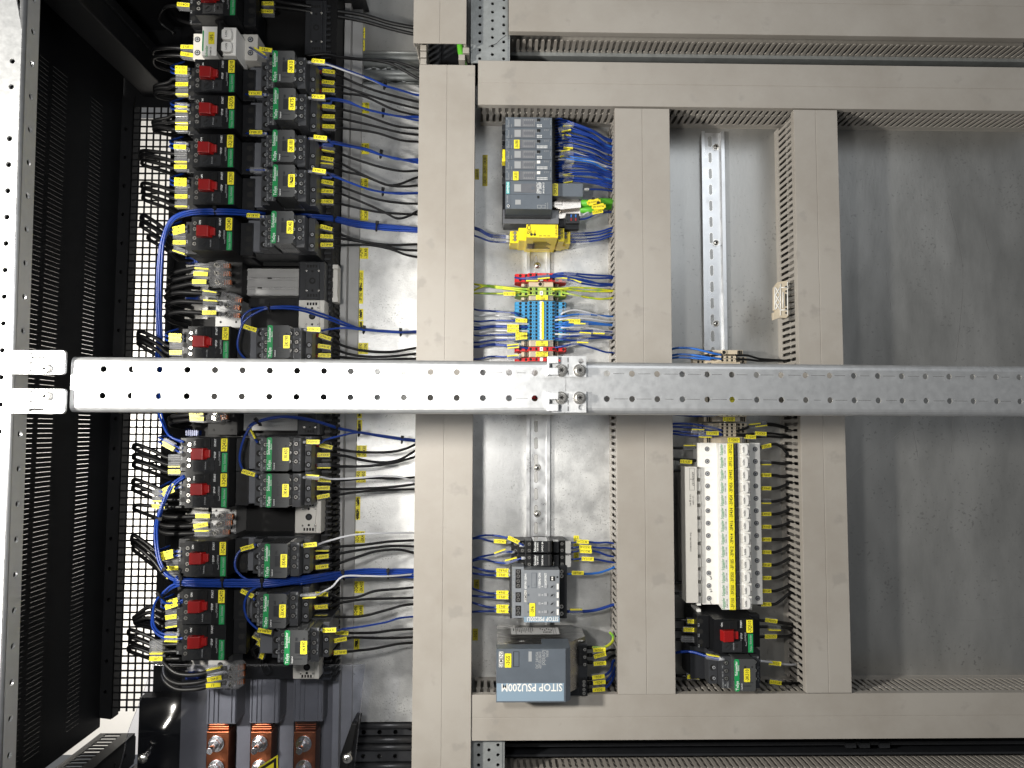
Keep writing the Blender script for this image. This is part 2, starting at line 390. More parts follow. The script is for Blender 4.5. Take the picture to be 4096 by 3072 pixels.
# ---- pressed cross rails between the plates
def cross_rail(y0, y1, label, x0=1430, x1=1700, dark=False):
    b = MB(); yy0, yy1 = WY(y1, -8), WY(y0, -8)
    xa, xb = WX(x0, -8), WX(x1, -8)
    r_ = [xa + 16 + 23.2 * i for i in range(int((xb - xa - 20) / 23.2))]
    perf(b, xa, xb, yy0 + 6, yy1 - 6, -10, -8, r_, [yy0 + 16, yy1 - 16] if yy1 - yy0 > 40 else [(yy0 + yy1) / 2], 3.4)
    for q in (yy0, yy1):
        b.cyl(q, -9, xa, xb, 5, 0, 12, axis='x') if False else b.tube([(xa, q, -7), (xb, q, -7)], 5, 0, 12)
    b.box(xa, xb, yy0 - 3, yy0 + 3, -40, -8); b.box(xa, xb, yy1 - 3, yy1 + 3, -40, -8)
    b.box(xa - 1, xa, yy0, yy1, -40, -10)
    single('cross_rail', b, ['rail_darkrefl' if dark else 'strut'], label, 'rail', 'pressed steel cross rails')
cross_rail(215, 240, 'plain steel cross rail just below the labels -3Q4 and -3F5')
cross_rail(262, 300, 'perforated steel cross rail crossed by two black wires')
cross_rail(318, 352, 'perforated steel cross rail crossed by the topmost blue wires')
cross_rail(2898, 2955, 'perforated cross rail painted with its dark reflection, beside the clear cover corner', dark=True)
cross_rail(2985, 3060, 'lowest cross rail, painted with its dark reflection, left of the long upright duct', dark=True)
# ================================================================ DUCTS
def finger_wall(b, axis, const, lo, hi, sgn, h0=0, H=76, pitch=9.3, mi=0):
    """slotted duct wall; axis 'y' runs along y at x=const, axis 'x' runs along x at y=const"""
    t0, t1 = (const, const + 1.6 * sgn)
    if t0 > t1: t0, t1 = t1, t0
    def put(poly):
        if axis == 'y': b.prism(poly, t0, t1, mi, 'x')
        else: b.prism(poly, t0, t1, mi, 'y')
    put([(lo, h0), (hi, h0), (hi, h0 + 14), (lo, h0 + 14)])
    n = int((hi - lo - 6) / pitch); off = (hi - lo - n * pitch) / 2
    m_ = h0 + (H + 14) / 2
    for i in range(n + 1):
        c = lo + off + i * pitch
        d = 2.3
        put([(c - d, h0 + 14), (c + d, h0 + 14), (c + d, m_ - 3), (c + d + 1.5, m_ - 1), (c + d + 1.5, m_ + 1), (c + d, m_ + 3), (c + d, h0 + H - 1.5), (c + d - 1, h0 + H),
             (c - d + 1, h0 + H), (c - d, h0 + H - 1.5), (c - d, m_ + 3), (c - d - 1.5, m_ + 1), (c - d - 1.5, m_ - 1), (c - d, m_ - 3)])
def duct(label, px0, py0, px1, py1, vert, h0=0, Hc=80, group='grey slotted wiring ducts', groove=0.5, walls=(1, 1), ends=(0, 0)):
    my, mx = (py0 + py1) / 2, (px0 + px1) / 2
    h = h0 + Hc
    x0, x1 = WX(px0, h, my), WX(px1, h, my); y0, y1 = WY(py1, h, mx), WY(py0, h, mx)
    root = thing('wiring_duct', label, 'cable duct', ((x0 + x1) / 2, (y0 + y1) / 2, h0), group)
    b = MB(); b.box(x0 + 2, x1 - 2, y0 + 2, y1 - 2, h0 + .1, h0 + 2); part('base', b, 'ductw', root)
    for s_ in (0, 1):
        if not walls[s_]: continue
        b = MB()
        if vert: finger_wall(b, 'y', (x0 + 2.2, x1 - 2.2)[s_], y0 + ends[0], y1 - ends[1], (1, -1)[s_], h0)
        else: finger_wall(b, 'x', (y1 - 2.2, y0 + 2.2)[s_], x0 + 2, x1 - 2, (-1, 1)[s_], h0)
        part('slotted_wall', b, 'ductw', root)
    b = MB(); g = 0.35
    if vert:
        xm = x0 + (x1 - x0) * groove
        b.box(x0, xm - g, y0, y1, h - 2.2, h); b.box(xm + g, x1, y0, y1, h - 2.2, h); b.box(xm - 1, xm + 1, y0, y1, h - 2.4, h - .5)
        b.box(x0, x0 + 1.8, y0, y1, h - 11, h - 2); b.box(x1 - 1.8, x1, y0, y1, h - 11, h - 2)
    else:
        ym = y0 + (y1 - y0) * (1 - groove)
        b.box(x0, x1, y0, ym - g, h - 2.2, h); b.box(x0, x1, ym + g, y1, h - 2.2, h); b.box(x0, x1, ym - 1, ym + 1, h - 2.4, h - .5)
        b.box(x0, x1, y0, y0 + 1.8, h - 11, h - 2); b.box(x0, x1, y1 - 1.8, y1, h - 11, h - 2)
    part('cover', b, 'duct', root, bevel=0.35)
    return root
d1 = duct('long upright grey duct crossing most of the picture, left of the grey control modules', 1661, 259, 1891, 3230, True, groove=0.5)
duct('short upright grey duct with green cable showing at its lower end', 1655, -150, 1866, 173, True, Hc=88, groove=0.5)
b = MB()
# open gap between the two covers: bare slotted base rails and cable inside
duct('wide horizontal duct above the grey control modules', 1912, 257, 4300, 432, False, groove=0.5, Hc=78)
duct('topmost horizontal duct along the upper edge', 2035, -60, 4300, 140, False, h0=-30, Hc=104, groove=0.36)
duct('wide horizontal duct with the big power supply in front', 1886, 2775, 4300, 2957, False, groove=0.5, Hc=78)
duct('bottom horizontal duct cut off by the lower edge', 2010, 3140, 4300, 3290, False, h0=-30, Hc=104)
duct('first upright duct between the relay column and the breaker column', 2466, 434, 2690, 2777, True, Hc=79, groove=0.5)
duct('second upright duct, right of the white breakers', 3200, 440, 3378, 2772, True, Hc=79, groove=0.5)
# beige finger clips in the gap of the first duct
r = thing('cable_clip', 'row of three small grey clips at the left side of the open duct gap', 'clip', W(1693, 215, 70))
for y in (190, 217, 245): 
    b = MB(); b.pb(1681, y - 11, 1706, y + 11, 30, 78); part('clip_finger', b, 'duct', r, 0.8)
r = thing('cable_clip', 'pair of grey clips holding the green cable in the duct gap', 'clip', W(1850, 215, 70))
for x, y in ((1863, 200), (1846, 228)):
    b = MB(); b.pb(x - 12, y - 11, x + 14, y + 11, 50, 80); part('clip_finger', b, 'duct', r, 0.8)
b = MB(); b.pb(1712, 150, 1840, 300, 3, 5)
for x in (1724, 1788):
    for y in (190, 250): b.pb(x - 6, y - 9, x + 6, y + 9, 4, 5.1, 1)
b.pb(1757, 150, 1765, 300, 4, 9)
single('slotted_rail', b, ['anthr', 'hole'], 'dark slotted strip at the bottom of the open duct gap', 'rail')
b = MB(); b.tube(cr(pp([(1838, 140, 60), (1842, 200, 62), (1856, 262, 60), (1868, 300, 50)])), 4.5)
single('green_cable', b, 'wgreen', 'bright green cable passing through the gap in the left duct', 'cable')
# ================================================================ STRUTS with staggered holes
def strut(px0, py0, px1, py1, h, label):
    x0, x1 = WX(px0, h, (py0 + py1) / 2), WX(px1, h, (py0 + py1) / 2); y0, y1 = WY(py1, h), WY(py0, h)
    b = MB(); wd = x1 - x0; n = max(1, round((y1 - y0) / 13)); p = (y1 - y0) / n
    for i in range(n):
        a = y0 + i * p
        b.box(x0 + 3, x0 + 9, a, a + p, h - 2, h)
        perf(b, x0 + 9, x0 + 9 + (wd - 12) / 3, a, a + p, h - 2, h, [x0 + 13], [a + p / 2], 2.3)
        c0, c1 = x0 + 9 + (wd - 12) / 3, x0 + 9 + 2 * (wd - 12) / 3
        q = a + p if i < n - 1 else a + p * .75
        perf(b, c1, x1 - 3, a, a + p, h - 2, h, [x1 - 9], [a + p / 2], 2.3)
    q = [y0 + i * p + p * .999 for i in range(n)]
    q = [v for v in q if y0 + 3 < v < y1 - 3]
    perf(b, c0, c1, y0, y1, h - 2, h, [(c0 + c1) / 2], q, 2.3)
    b.box(x0, x0 + 3, y0, y1, h - 40, h - 1.2); b.box(x1 - 3, x1, y0, y1, h - 40, h - 1.2)
    b.box(x0 + 2, x1 - 2, y0, y1, h - 42, h - 40, 1)
    single('perforated_strut', b, ['strut', 'hole'], label, 'strut', 'perforated steel struts')
strut(1884, -120, 2040, 252, 62, 'perforated steel strut reaching in from the top edge')
strut(1876, 2960, 2018, 3200, 62, 'perforated steel strut below the power supply at the bottom edge')
b = MB(); b.tube(cr(pp([(1955, 186, 64), (1985, 174, 66), (2000, 160, 70), (2024, 141, 72)])), .35)
single('wire_strand', b, 'wblack', 'thin black strand lying on the upper perforated strut', 'wire')
# dark rails beside ducts
b = MB(); b.pb(2045, 222, 4300, 236, -30, 12); b.pb(2045, 205, 4300, 215, -30, 4)
single('edge_rail', b, 'strut', 'dark folded rail in the gap between the two upper horizontal ducts', 'rail')
b = MB(); b.pb(2022, 2968, 4300, 2982, -30, 6); b.pb(2022, 3012, 4300, 3020, -30, 10)
for x in (3385, 3440, 3520): b.pb(x, 2972, x + 40, 2992, 2, 8)
single('edge_rail', b, 'anthr', 'dark folded rail in the gap under the lower horizontal duct', 'rail')
# ================================================================ grey profile column left of the plate
b = MB()
b.pb(1378, -100, 1428, 3200, -20, 6); b.pb(1352, -100, 1378, 3200, -20, 22)
single('grey_profile', b, 'greyp', 'long grey plastic profile along the left edge of the mounting plate', 'profile', bevel=1)
# ================================================================ CABINET FRAME at the left
XP = -600
b = MB()
y0, y1 = -452, 560
zz = [(-58, -1), (-1, 30), (30, 89), (89, 122), (122, 131), (131, 152), (152, 420)]
ys0, ys1 = -424, 492
n = 143; p = (ys1 - ys0) / n
for k, (a, c) in enumerate(zz):
    if k % 2 == 0: b.box(XP - 1.2, XP, y0, y1, a, c)
    else:
        b.box(XP - 1.2, XP, y0, ys0, a, c); b.box(XP - 1.2, XP, ys1, y1, a, c)
        for i in range(n): b.box(XP - 1.2, XP, ys0 + i * p + 0.5, ys0 + (i + 1) * p, a, c)
side = single('side_panel', b, 'paint', 'black side panel with three rows of narrow ventilation slits at the left', 'panel')
b = MB()
xa, xb = -602, -582
ys = [-400 + 46 * i for i in range(20)]
perf(b, xa, xb, -440, 530, -58, -55, [(xa + xb) / 2], ys, 3)
b.box(xb - 2, xb, -440, 530, -75, -58); b.box(xa, xb, -440, 530, -76, -75); b.box(xa - 1, xa, -440, 530, -76, -55)
single('frame_channel', b, 'paint', 'black channel between the slitted panel and the square mesh', 'frame')
# square mesh
b = MB(); pm = 10.9; x0 = -584; nx, ny = 6, 86; yb = -424
for i in range(nx + 1): b.box(x0 + i * pm - 1.3, x0 + i * pm + 1.3, yb - 6, yb + ny * pm, -61, -60)
for j in range(ny + 1): b.box(x0 - 1, x0 + nx * pm + 2, yb + j * pm - 1.3, yb + j * pm + 1.3, -61.05, -59.95)
single('vent_mesh', b, 'paint', 'black square mesh with white wall showing through, left of the motor switches', 'mesh')
b = MB()
xa, xb = WX(648, -50), WX(752, -50)
perf(b, xa, xb, -445, 700, -52, -50, [xa + (xb - xa) * .62], [-430 + 27 * i for i in range(42)], 3.4)
b.box(xa - 1, xa, -445, 700, -70, -50)
b.box(xa + 10, xa + 11, -445, 700, -50, -49)
single('frame_channel', b, 'paint', 'black perforated channel on the right edge of the square mesh', 'frame')
b = MB(); b.box(-566, -520, 528, 575, -60, 420); b.box(-520, -516, 560, 575, -60, 420)
o_ = single('frame_bar', b, 'paint', 'black depth bar running diagonally from the upper left corner', 'frame', bevel=2)
b = MB()
zs = [-30 + 26 * i for i in range(16)]
yy = 600
for x0_, x1_ in ((-440, -436),): pass
b.box(-445, -395, 596, 600, -60, 420); b.box(-600, -590, 575, 600, -60, 420)
single('frame_bar', b, 'paint', 'second black depth bar right of the corner bar at the top', 'frame', bevel=1)
b = MB()
for i in range(30):
    z = -40 + 11 * i
    for k in range(2): b.box(-590 + 14 * k, -579 + 14 * k, 574.5, 575.5, z, z + 6, 1)
b.box(-600, -560, 575, 577, -60, 420, 0)
single('louvre_plate', b, ['paint', 'hole'], 'black louvred plate in the upper left corner above the slitted panel', 'panel')
b = MB(); b.box(-600, -200, 640, 643, -60, 420); b.box(-603, -600, 560, 643, -60, 420)  # black sheets added to hide the bright outside wall in this corner
b.box(-603, -500, 514, 643, -62, -60.5)
single('corner_blackout', b, 'paint', 'black sheet added to darken the upper left corner above the white two-pole breaker', 'panel')
# lower left corner bar, slotted
b = MB()
y_ = -462
xs = [-30 + 22 * i for i in range(18)]
b.box(-552, -548, y_ - 45, y_, -60, 380)
b.box(-600, -590, y_ - 2, y_, -60, 380); b.box(-566, -552, y_ - 2, y_, -60, 380)
for i in range(41): b.box(-590, -566, y_ - 2, y_, -60 + i * 11, -60 + i * 11 + 4)
single('frame_bar', b, 'paint', 'black slotted depth bar running diagonally to the lower left corner', 'frame')
b = MB()
perf(b, -60, 380, -500, -466, 0, 1, [-30 + 30 * i for i in range(13)], [-483], 3)
b.map(lambda a, c, z: (-546.5 - z, c, a))
b.box(-546, -300, -512, -508, -60, 380)
single('frame_plate', b, 'paint', 'black perforated plate beside the lower left slotted bar', 'frame')
# front post
b = MB()
hy = [35 + 0, ]
X0, X1 = -540, -441
ys = [WY(v, 415) for v in (220, 322, 632, 735)]
ys = [342 - 24.7 * i for i in range(28)]
ys = [v for i, v in enumerate(ys) if i not in (2,)]
perf(b, X1 - 16, X1 - 2, -420, 440, 413, 415, [X1 - 10], ys, 2.5)
b.box(X0, X1 - 16, -420, 440, 413, 415)
b.tube([(X1 - 3, -420, 412), (X1 - 3, 440, 412)], 3, 0, 12)
def side_(a, c, z): return (X1 + z, c, a)
q = MB(); perf(q, 393, 411, -420, 440, -2, 0, [402], [410 - 32 * i for i in range(26)], 3); q.map(side_)
b.add(q.v, q.f, 0)
b.map(lambda x, y, z: (x - .012 * y, y, z))
single('front_post', b, ['steel'], 'bright galvanised front post along the left edge', 'post')
# ================================================================ front cross beam
zb = lambda x: 389 - 0.057 * x
def beam(xl, xr, lab, x_h0, dz=0):
    b = MB(); yt, yb_ = 65.5, 14.5
    ym1, ym2 = 54.0, 29.5
    xs = []; x = x_h0
    while x < xr - 6:
        if x > xl + 6: xs.append(x)
        x += 24.9
    perf(b, xl, xr, yb_ + 6, yt - 6, -2, 0, xs, [ym1, ym2], 3.0, 16)
    for x in xs[:-1]:
        for y in (ym1, ym2):
            a = R(4, 8); b.box(x + a, x + R(14, 21), y - .22, y + .22, 0, .06, 1)
    for s_, y in ((1, yt), (-1, yb_)):
        prof = []
        for i in range(5):
            a = math.radians(90 * i / 4); prof.append((y - s_ * 6 + s_ * 6 * math.sin(a), -6 + 6 * math.cos(a)))
        prof += [(y, -26), (y - s_ * 2, -26)]
        for i in range(5):
            a = math.radians(90 - 90 * i / 4); prof.append((y - s_ * 6 + s_ * 4 * math.sin(a), -6 + 4 * math.cos(a)))
        b.prism(prof, xl, xr, 0, 'x', False)
    b.map(lambda x, y, z: (x, y, z + zb(x) + dz))
    return b
r = thing('cross_beam', 'left half of the perforated galvanised beam crossing the whole picture', 'beam', (-200, 40, 400))
xh = W(311, 1480, 407)[0]
part('beam_profile', beam(W(280, 1530, 412)[0], W(2262, 1540, 386)[0], '', xh), ['steel', 'screw'], r)
r2 = thing('cross_beam', 'right half of the perforated galvanised beam crossing the whole picture', 'beam', (200, 40, 380))
part('beam_profile', beam(W(2262, 1540, 386)[0] + .5, 640, '', W(2425, 1483, 380)[0]), ['steel', 'screw'], r2)
for k, (ya, yb_) in enumerate(((1425, 1507), (1567, 1650))):
    h = 386
    x0, y0, _ = W(2190, yb_, h); x1, y1, _ = W(2344, ya, h)
    r = thing('beam_joint', ('upper' if k == 0 else 'lower') + ' joint plate with two bolts at the middle of the cross beam', 'bracket', ((x0 + x1) / 2, (y0 + y1) / 2, h), 'joint plates on the beam')
    b = MB(); yh = y1 - 5 if k == 0 else y0 + 5
    perf(b, x0 + 4, x1, y0, y1, h - 1, h + 1.6, [x0 + 10, x1 - 5], [yh], 2.6)
    part('plate', b, 'steel', r, 0)
    b = MB()
    xm = x0 + (x1 - x0) * .53
    for t in range(3): b.box(xm - .4, xm + .4, y0 + 1.5 + t * 6.2, y0 + 6 + t * 6.2, h + 1, h + 1.72)
    part('fold_line', b, 'hole', r)
    b = MB()
    b.box(x0 - .5, x0 + 1.5, y0 + 1, y1 - 1, h - 1, h + 9)
    for yy in (y0 + 1, y1 - 8): b.box(x0 - .5, x0 + 10, yy, yy + 7, h + 7.5, h + 9.2)
    part('hook', b, 'steel', r, 0.5)
    ybolt = y0 + 6 if k == 0 else y1 - 6
    for x in (x0 + 13, x1 - 6.5):
        b = MB(); b.cyl(x, ybolt, h + 1.5, h + 2.8, 6.3, 0, 20); b.cyl(x, ybolt, h + 2.8, h + 7.5, 4.6, 0, 20, 4.0)
        for a in (0, 60, 120): b.rbox(x, ybolt, 4.4, 1.2, a, h + 7, h + 7.6, 1)
        part('bolt', b, ['screw', 'hole'], r, 0.2)
for k, (ya, yb_) in enumerate(((1402, 1499), (1555, 1655))):
    h = 414
    x0, y0, _ = W(18, yb_, h); x1, y1, _ = W(272, ya, h)
    r = thing('beam_bracket', ('upper' if k == 0 else 'lower') + ' bright end bracket fixing the beam to the front post', 'bracket', ((x0 + x1) / 2, (y0 + y1) / 2, h), 'end brackets of the beam')
    b = MB(); b.rrect(x0, x1, y0, y1, 3, h, h + 3.5); part('plate', b, 'steel', r, 0.8)
    b = MB(); L_ = x1 - x0; Hh = y1 - y0
    for f_ in (.10, .82): b.box(x0 + L_ * .2, x0 + L_ * .45, y0 + Hh * f_, y0 + Hh * (f_ + .1), h + 3.4, h + 6)
    b.box(x0 + L_ * .2, x0 + L_ * .45, y0 + Hh * .42, y0 + Hh * .54, h + 3.4, h + 6.5)
    part('tab', b, 'screw', r, 0.6)
    b = MB(); b.box(x0 + L_ * .45, x0 + L_ * .66, y0 + Hh * (.66 if k == 0 else .12), y0 + Hh * (.72 if k == 0 else .2), h + 3.3, h + 3.7)
    b.box(x0 + L_ * .45, x0 + L_ * .62, y0 + Hh * .2, y0 + Hh * .23, h + 3.3, h + 3.7); part('slot', b, 'hole', r)
    b = MB(); yy = y0 + Hh * (.24 if k == 0 else .70); xx = x0 + L_ * .70
    b.cyl(xx, yy, h + 3, h + 7, 4.6, 0, 20, 4.2); b.cyl(xx, yy, h + 6.9, h + 7.1, 1.8, 1, 6); part('bolt', b, ['screw', 'hole'], r, 0.2)
# ================================================================ DIN rails
def din(px, y0, y1, label, screws, lo=0):
    h = 7.5
    x = WX(px, h, (y0 + y1) / 2); a, c = WY(y1, h), WY(y0, h)
    r = thing('din_rail', label, 'rail', (x, (a + c) / 2, 0), 'top hat rails')
    b = MB(); 
    prof = [(-17.5, 7.5), (-12.5, 7.5), (-12.5, 1.2), (12.5, 1.2), (12.5, 7.5), (17.5, 7.5), (17.5, 6.3), (13.7, 6.3), (13.7, 0.1), (-13.7, 0.1), (-13.7, 6.3), (-17.5, 6.3)]
    b.prism([(x + u, v) for u, v in prof][::-1], a, c, 0, 'y'); part('profile', b, 'rail', r)
    b = MB(); n = int((c - a) / 25)
    for i in range(n):
        yy = c - 14 - 25 * i
        p = []
        for k in range(12):
            t = 2 * math.pi * k / 12; p.append((x - 3 + 3.0 * math.cos(t), yy + 3.2 * math.sin(t) + (5.5 if math.sin(t) > 0 else -5.5)))
        b.prism(p, 1.1, 1.3); q = [(x - 3 + (u - x + 3) * .82, yy + (v - yy) * .92) for u, v in p]; b.prism(q, 1.2, 1.4, 1)
    part('slot', b, ['screw', 'plate2'], r)
    for sy in screws:
        b = MB(); q = W(px - 4, sy, 2); b.cyl(q[0], q[1], 1.2, 2.2, 5.4, 0, 20); b.ball(q[0], q[1], 2.2, 4.2, 0, .7); b.cyl(q[0], q[1], 4.6, 5.2, 1.6, 1, 6)
        part('rail_screw', b, ['screw', 'hole'], r)
    return r
din(2153, 935, 2600, 'slotted steel rail behind the relays and the blue terminal blocks', [1062, 1870, 2055])
din(2868, 515, 2790, 'slotted steel rail with three screws carrying the white breakers', [588, 971, 1294])
# ================================================================ LEFT COLUMN: busbar section
b = MB()
b.pb(765, -60, 1335, 2715, -20, 40)
b.pb(1262, -60, 1325, 2715, -20, 66)
for i in range(118):
    y = 20 + i * 23; b.pb(1285, y, 1322, y + 8, 60, 69, 1); b.pb(1325, y, 1342, y + 12, 20, 52)
single('busbar_carrier', b, ['blackm', 'anthr'], 'black ribbed busbar carrier that all the motor switches and contactors sit on', 'busbar carrier')
def holes_strip(b, px0, px1, y0, y1, h, step=17):
    x = px0
    while x < px1:
        for y in (y0, y1):
            q = W(x, y, h); b.cyl(q[0], q[1], h - 1, h + .15, 1.7, 1, 8)
        x += step
def gap_block(y0, y1, label, grey):
    b = MB()
    r = thing('busbar_cover', label, 'cover', W(1080, (y0 + y1) / 2, 45), 'ribbed covers between device groups')
    if grey:
        b.pb(975, y0, 1195, y1, 40, 58)
        h = (y1 - y0)
        for f in (.06, .30, .40, .66, .76, .95): b.pb(975, y0 + h * f - 2, 1195, y0 + h * f + 2, 56, 60)
        for f in (.35, .71):
            for i in range(22): b.pb(978 + i * 10, y0 + h * f - 5, 982 + i * 10, y0 + h * f + 5, 56, 59)
        part('profile', b, 'greyp', r, 0)
        b = MB(); b.pb(1070, y0 + h * .33, 1086, y0 + h * .37, 58, 60.5); b.pb(1030, y0 + h * .69, 1046, y0 + h * .73, 58, 60.5); part('slot', b, 'hole', r)
    b = MB(); b.pb(965, y0 - 45, 1200, y0 - 12, 40, 52); holes_strip(b, 975, 1195, y0 - 36, y0 - 20, 52); part('perforated_edge', b, ['black', 'hole'], r)
    b = MB(); b.pb(965, y1 + 12, 1200, y1 + 45, 40, 52); holes_strip(b, 975, 1195, y1 + 20, y1 + 36, 52)
    part('perforated_edge', b, ['black', 'hole'], r)
    return r
gap_block(1075, 1182, 'ribbed grey cover in the gap under the contactor tagged -3K40', True)
gap_block(1655, 1722, 'ribbed grey cover just below the cross beam', True)
def adapter(px0, y0, px1, y1, m_, label, h=92, ink='gink'):
    """mounting adapter of a busbar: narrow flank, raised plate with holes"""
    r = thing('busbar_adapter', label, 'adapter', W((px0 + px1) / 2, (y0 + y1) / 2, h - 40), 'busbar adapters')
    L_, H_ = px1 - px0, y1 - y0
    b = MB(); b.pb(px0, y0, px1, y1, h - 45, h); part('body', b, m_, r, 0.8)
    b = MB(); b.pb(px0 + L_ * .27, y0 + 4, px1 - L_ * .2, y1 - 4, h - 2, h + 3)
    cx = px0 + L_ * .53; cy = y0 + H_ * .5
    for yy in (y0 + H_ * .12, y1 - H_ * .12):
        for i in range(4):
            q = W(px0 + L_ * (.36 + .11 * i), yy, h + 3); b.box(q[0] - 1.3, q[0] + 1.3, q[1] - 2, q[1] + 2, h + 2, h + 3.2, 1)
    q = W(cx, cy, h + 3); b.cyl(q[0], q[1], h + 2, h + 3.2, 4.6, 1, 20); b.cyl(q[0], q[1], h + 3, h + 3.6, 2.4, 2, 12)
    for dx, dy in ((0, .25), (0, -.25)):
        q2 = W(cx, cy + H_ * dy, h + 3); b.cyl(q2[0], q2[1], h + 2, h + 3.3, 1.7, 1, 10)
    for dx in (.3, .78):
        for dy in (.24, .76):
            q2 = W(px0 + L_ * dx, y0 + H_ * dy, h + 3); b.cyl(q2[0], q2[1], h + 2, h + 4.2, 1.5, 3, 10)
    part('adapter_plate', b, [m_, 'hole', 'anthr', 'screw'], r, 0.3)
    return r
adapter(1196, 1046, 1297, 1200, 'anthr', 'black busbar adapter beside the ribbed grey cover')
adapter(1194, 1200, 1297, 1330, 'offw', 'white busbar adapter crossed by two looping blue wires')
adapter(1190, 1612, 1282, 1740, 'anthr', 'black busbar adapter just below the beam')
adapter(1180, 2003, 1284, 2133, 'offw', 'white busbar adapter standing free between two contactor groups')
adapter(1172, 2622, 1276, 2716, 'offw', 'lowest white busbar adapter under the contactor tagged -3K490')
adapter(1220, 0, 1305, 220, 'anthr', 'black busbar adapter at the top with four-hole rows', h=70)
# wide white strip behind each L1 group and small grey rail pieces
for y0, y1, lab in ((1060, 1275, 'upper'), (2020, 2140, 'middle'), (2625, 2685, 'lower')):
    b = MB(); b.pb(742, y0, 832, y1, 20, 44)
    hh = y1 - y0; n = max(1, round(hh / 45))
    for i in range(n): b.pb(742, y0 + i * hh / n, 832, y0 + i * hh / n + 3, 44, 47); 
    for i in range(n):
        q = W(752, y0 + (i + .5) * hh / n, 46); b.cyl(q[0], q[1], 44, 46, 5, 1, 16); b.cyl(q[0], q[1], 45, 46.4, 6.3, 0, 16) if False else None
    single('busbar_clip', b, ['offw', 'hole'], lab + ' pale plastic busbar clip behind the looping black supply cables', 'clip', 'pale busbar clips')
for y, lab in ((1040, 'under the switch tagged -3Q40'), (1190, 'between two groups of clear terminals'), (1732, 'above the switch tagged -3Q430'), (2708, 'at the foot of the busbar section')):
    b = MB(); b.pb(742, y - 10, 792, y + 10, 30, 52)
    for i in range(6): b.pb(745 + i * 8, y - 12, 748 + i * 8, y + 12, 50, 53)
    single('blue_latch', b, ['wblue'], 'small blue plastic latch ' + lab, 'latch', 'blue latches')
b = MB(); b.pb(1322, 1060, 1350, 1208, 40, 60); b.pb(1318, 1058, 1352, 1075, 50, 64); b.pb(1318, 1190, 1352, 1208, 50, 64); b.pb(1318, 1110, 1332, 1125, 58, 63); b.pb(1318, 1150, 1332, 1165, 58, 63)
single('rail_clip', b, 'offw', 'pale open clip on the right edge of the busbar carrier above the blue loop', 'clip', bevel=.5)
# big grey plate + black support behind L1 groups
for x0, y0, x1, y1, m_, lab in ((905, 1040, 968, 1200, 'blackm', 'black terminal support plate under the upper clear terminals'), (862, 1200, 965, 1310, 'greyp', 'grey terminal support plate under the second group of clear terminals'),
                                (846, 2020, 945, 2135, 'greyp', 'grey terminal support plate under the middle clear terminals'), (832, 1640, 950, 1740, 'blackm', 'black terminal support plate just under the beam'),
                                (832, 2620, 930, 2700, 'greyp', 'grey terminal support plate near the lower clear terminals')):
    b = MB(); b.pb(x0, y0, x1, y1, 40, 80)
    for dx in (.2, .8):
        for dy in (.2, .8):
            q = W(x0 + (x1 - x0) * dx, y0 + (y1 - y0) * dy, 80); b.cyl(q[0], q[1], 79, 80.2, 1.8, 1, 10)
    q = W((x0 + x1) / 2, (y0 + y1) / 2, 80); b.cyl(q[0], q[1], 79, 80.2, 4, 1, 14)
    single('support_plate', b, [m_, 'hole'], lab, 'plate', 'terminal support plates', bevel=.5)
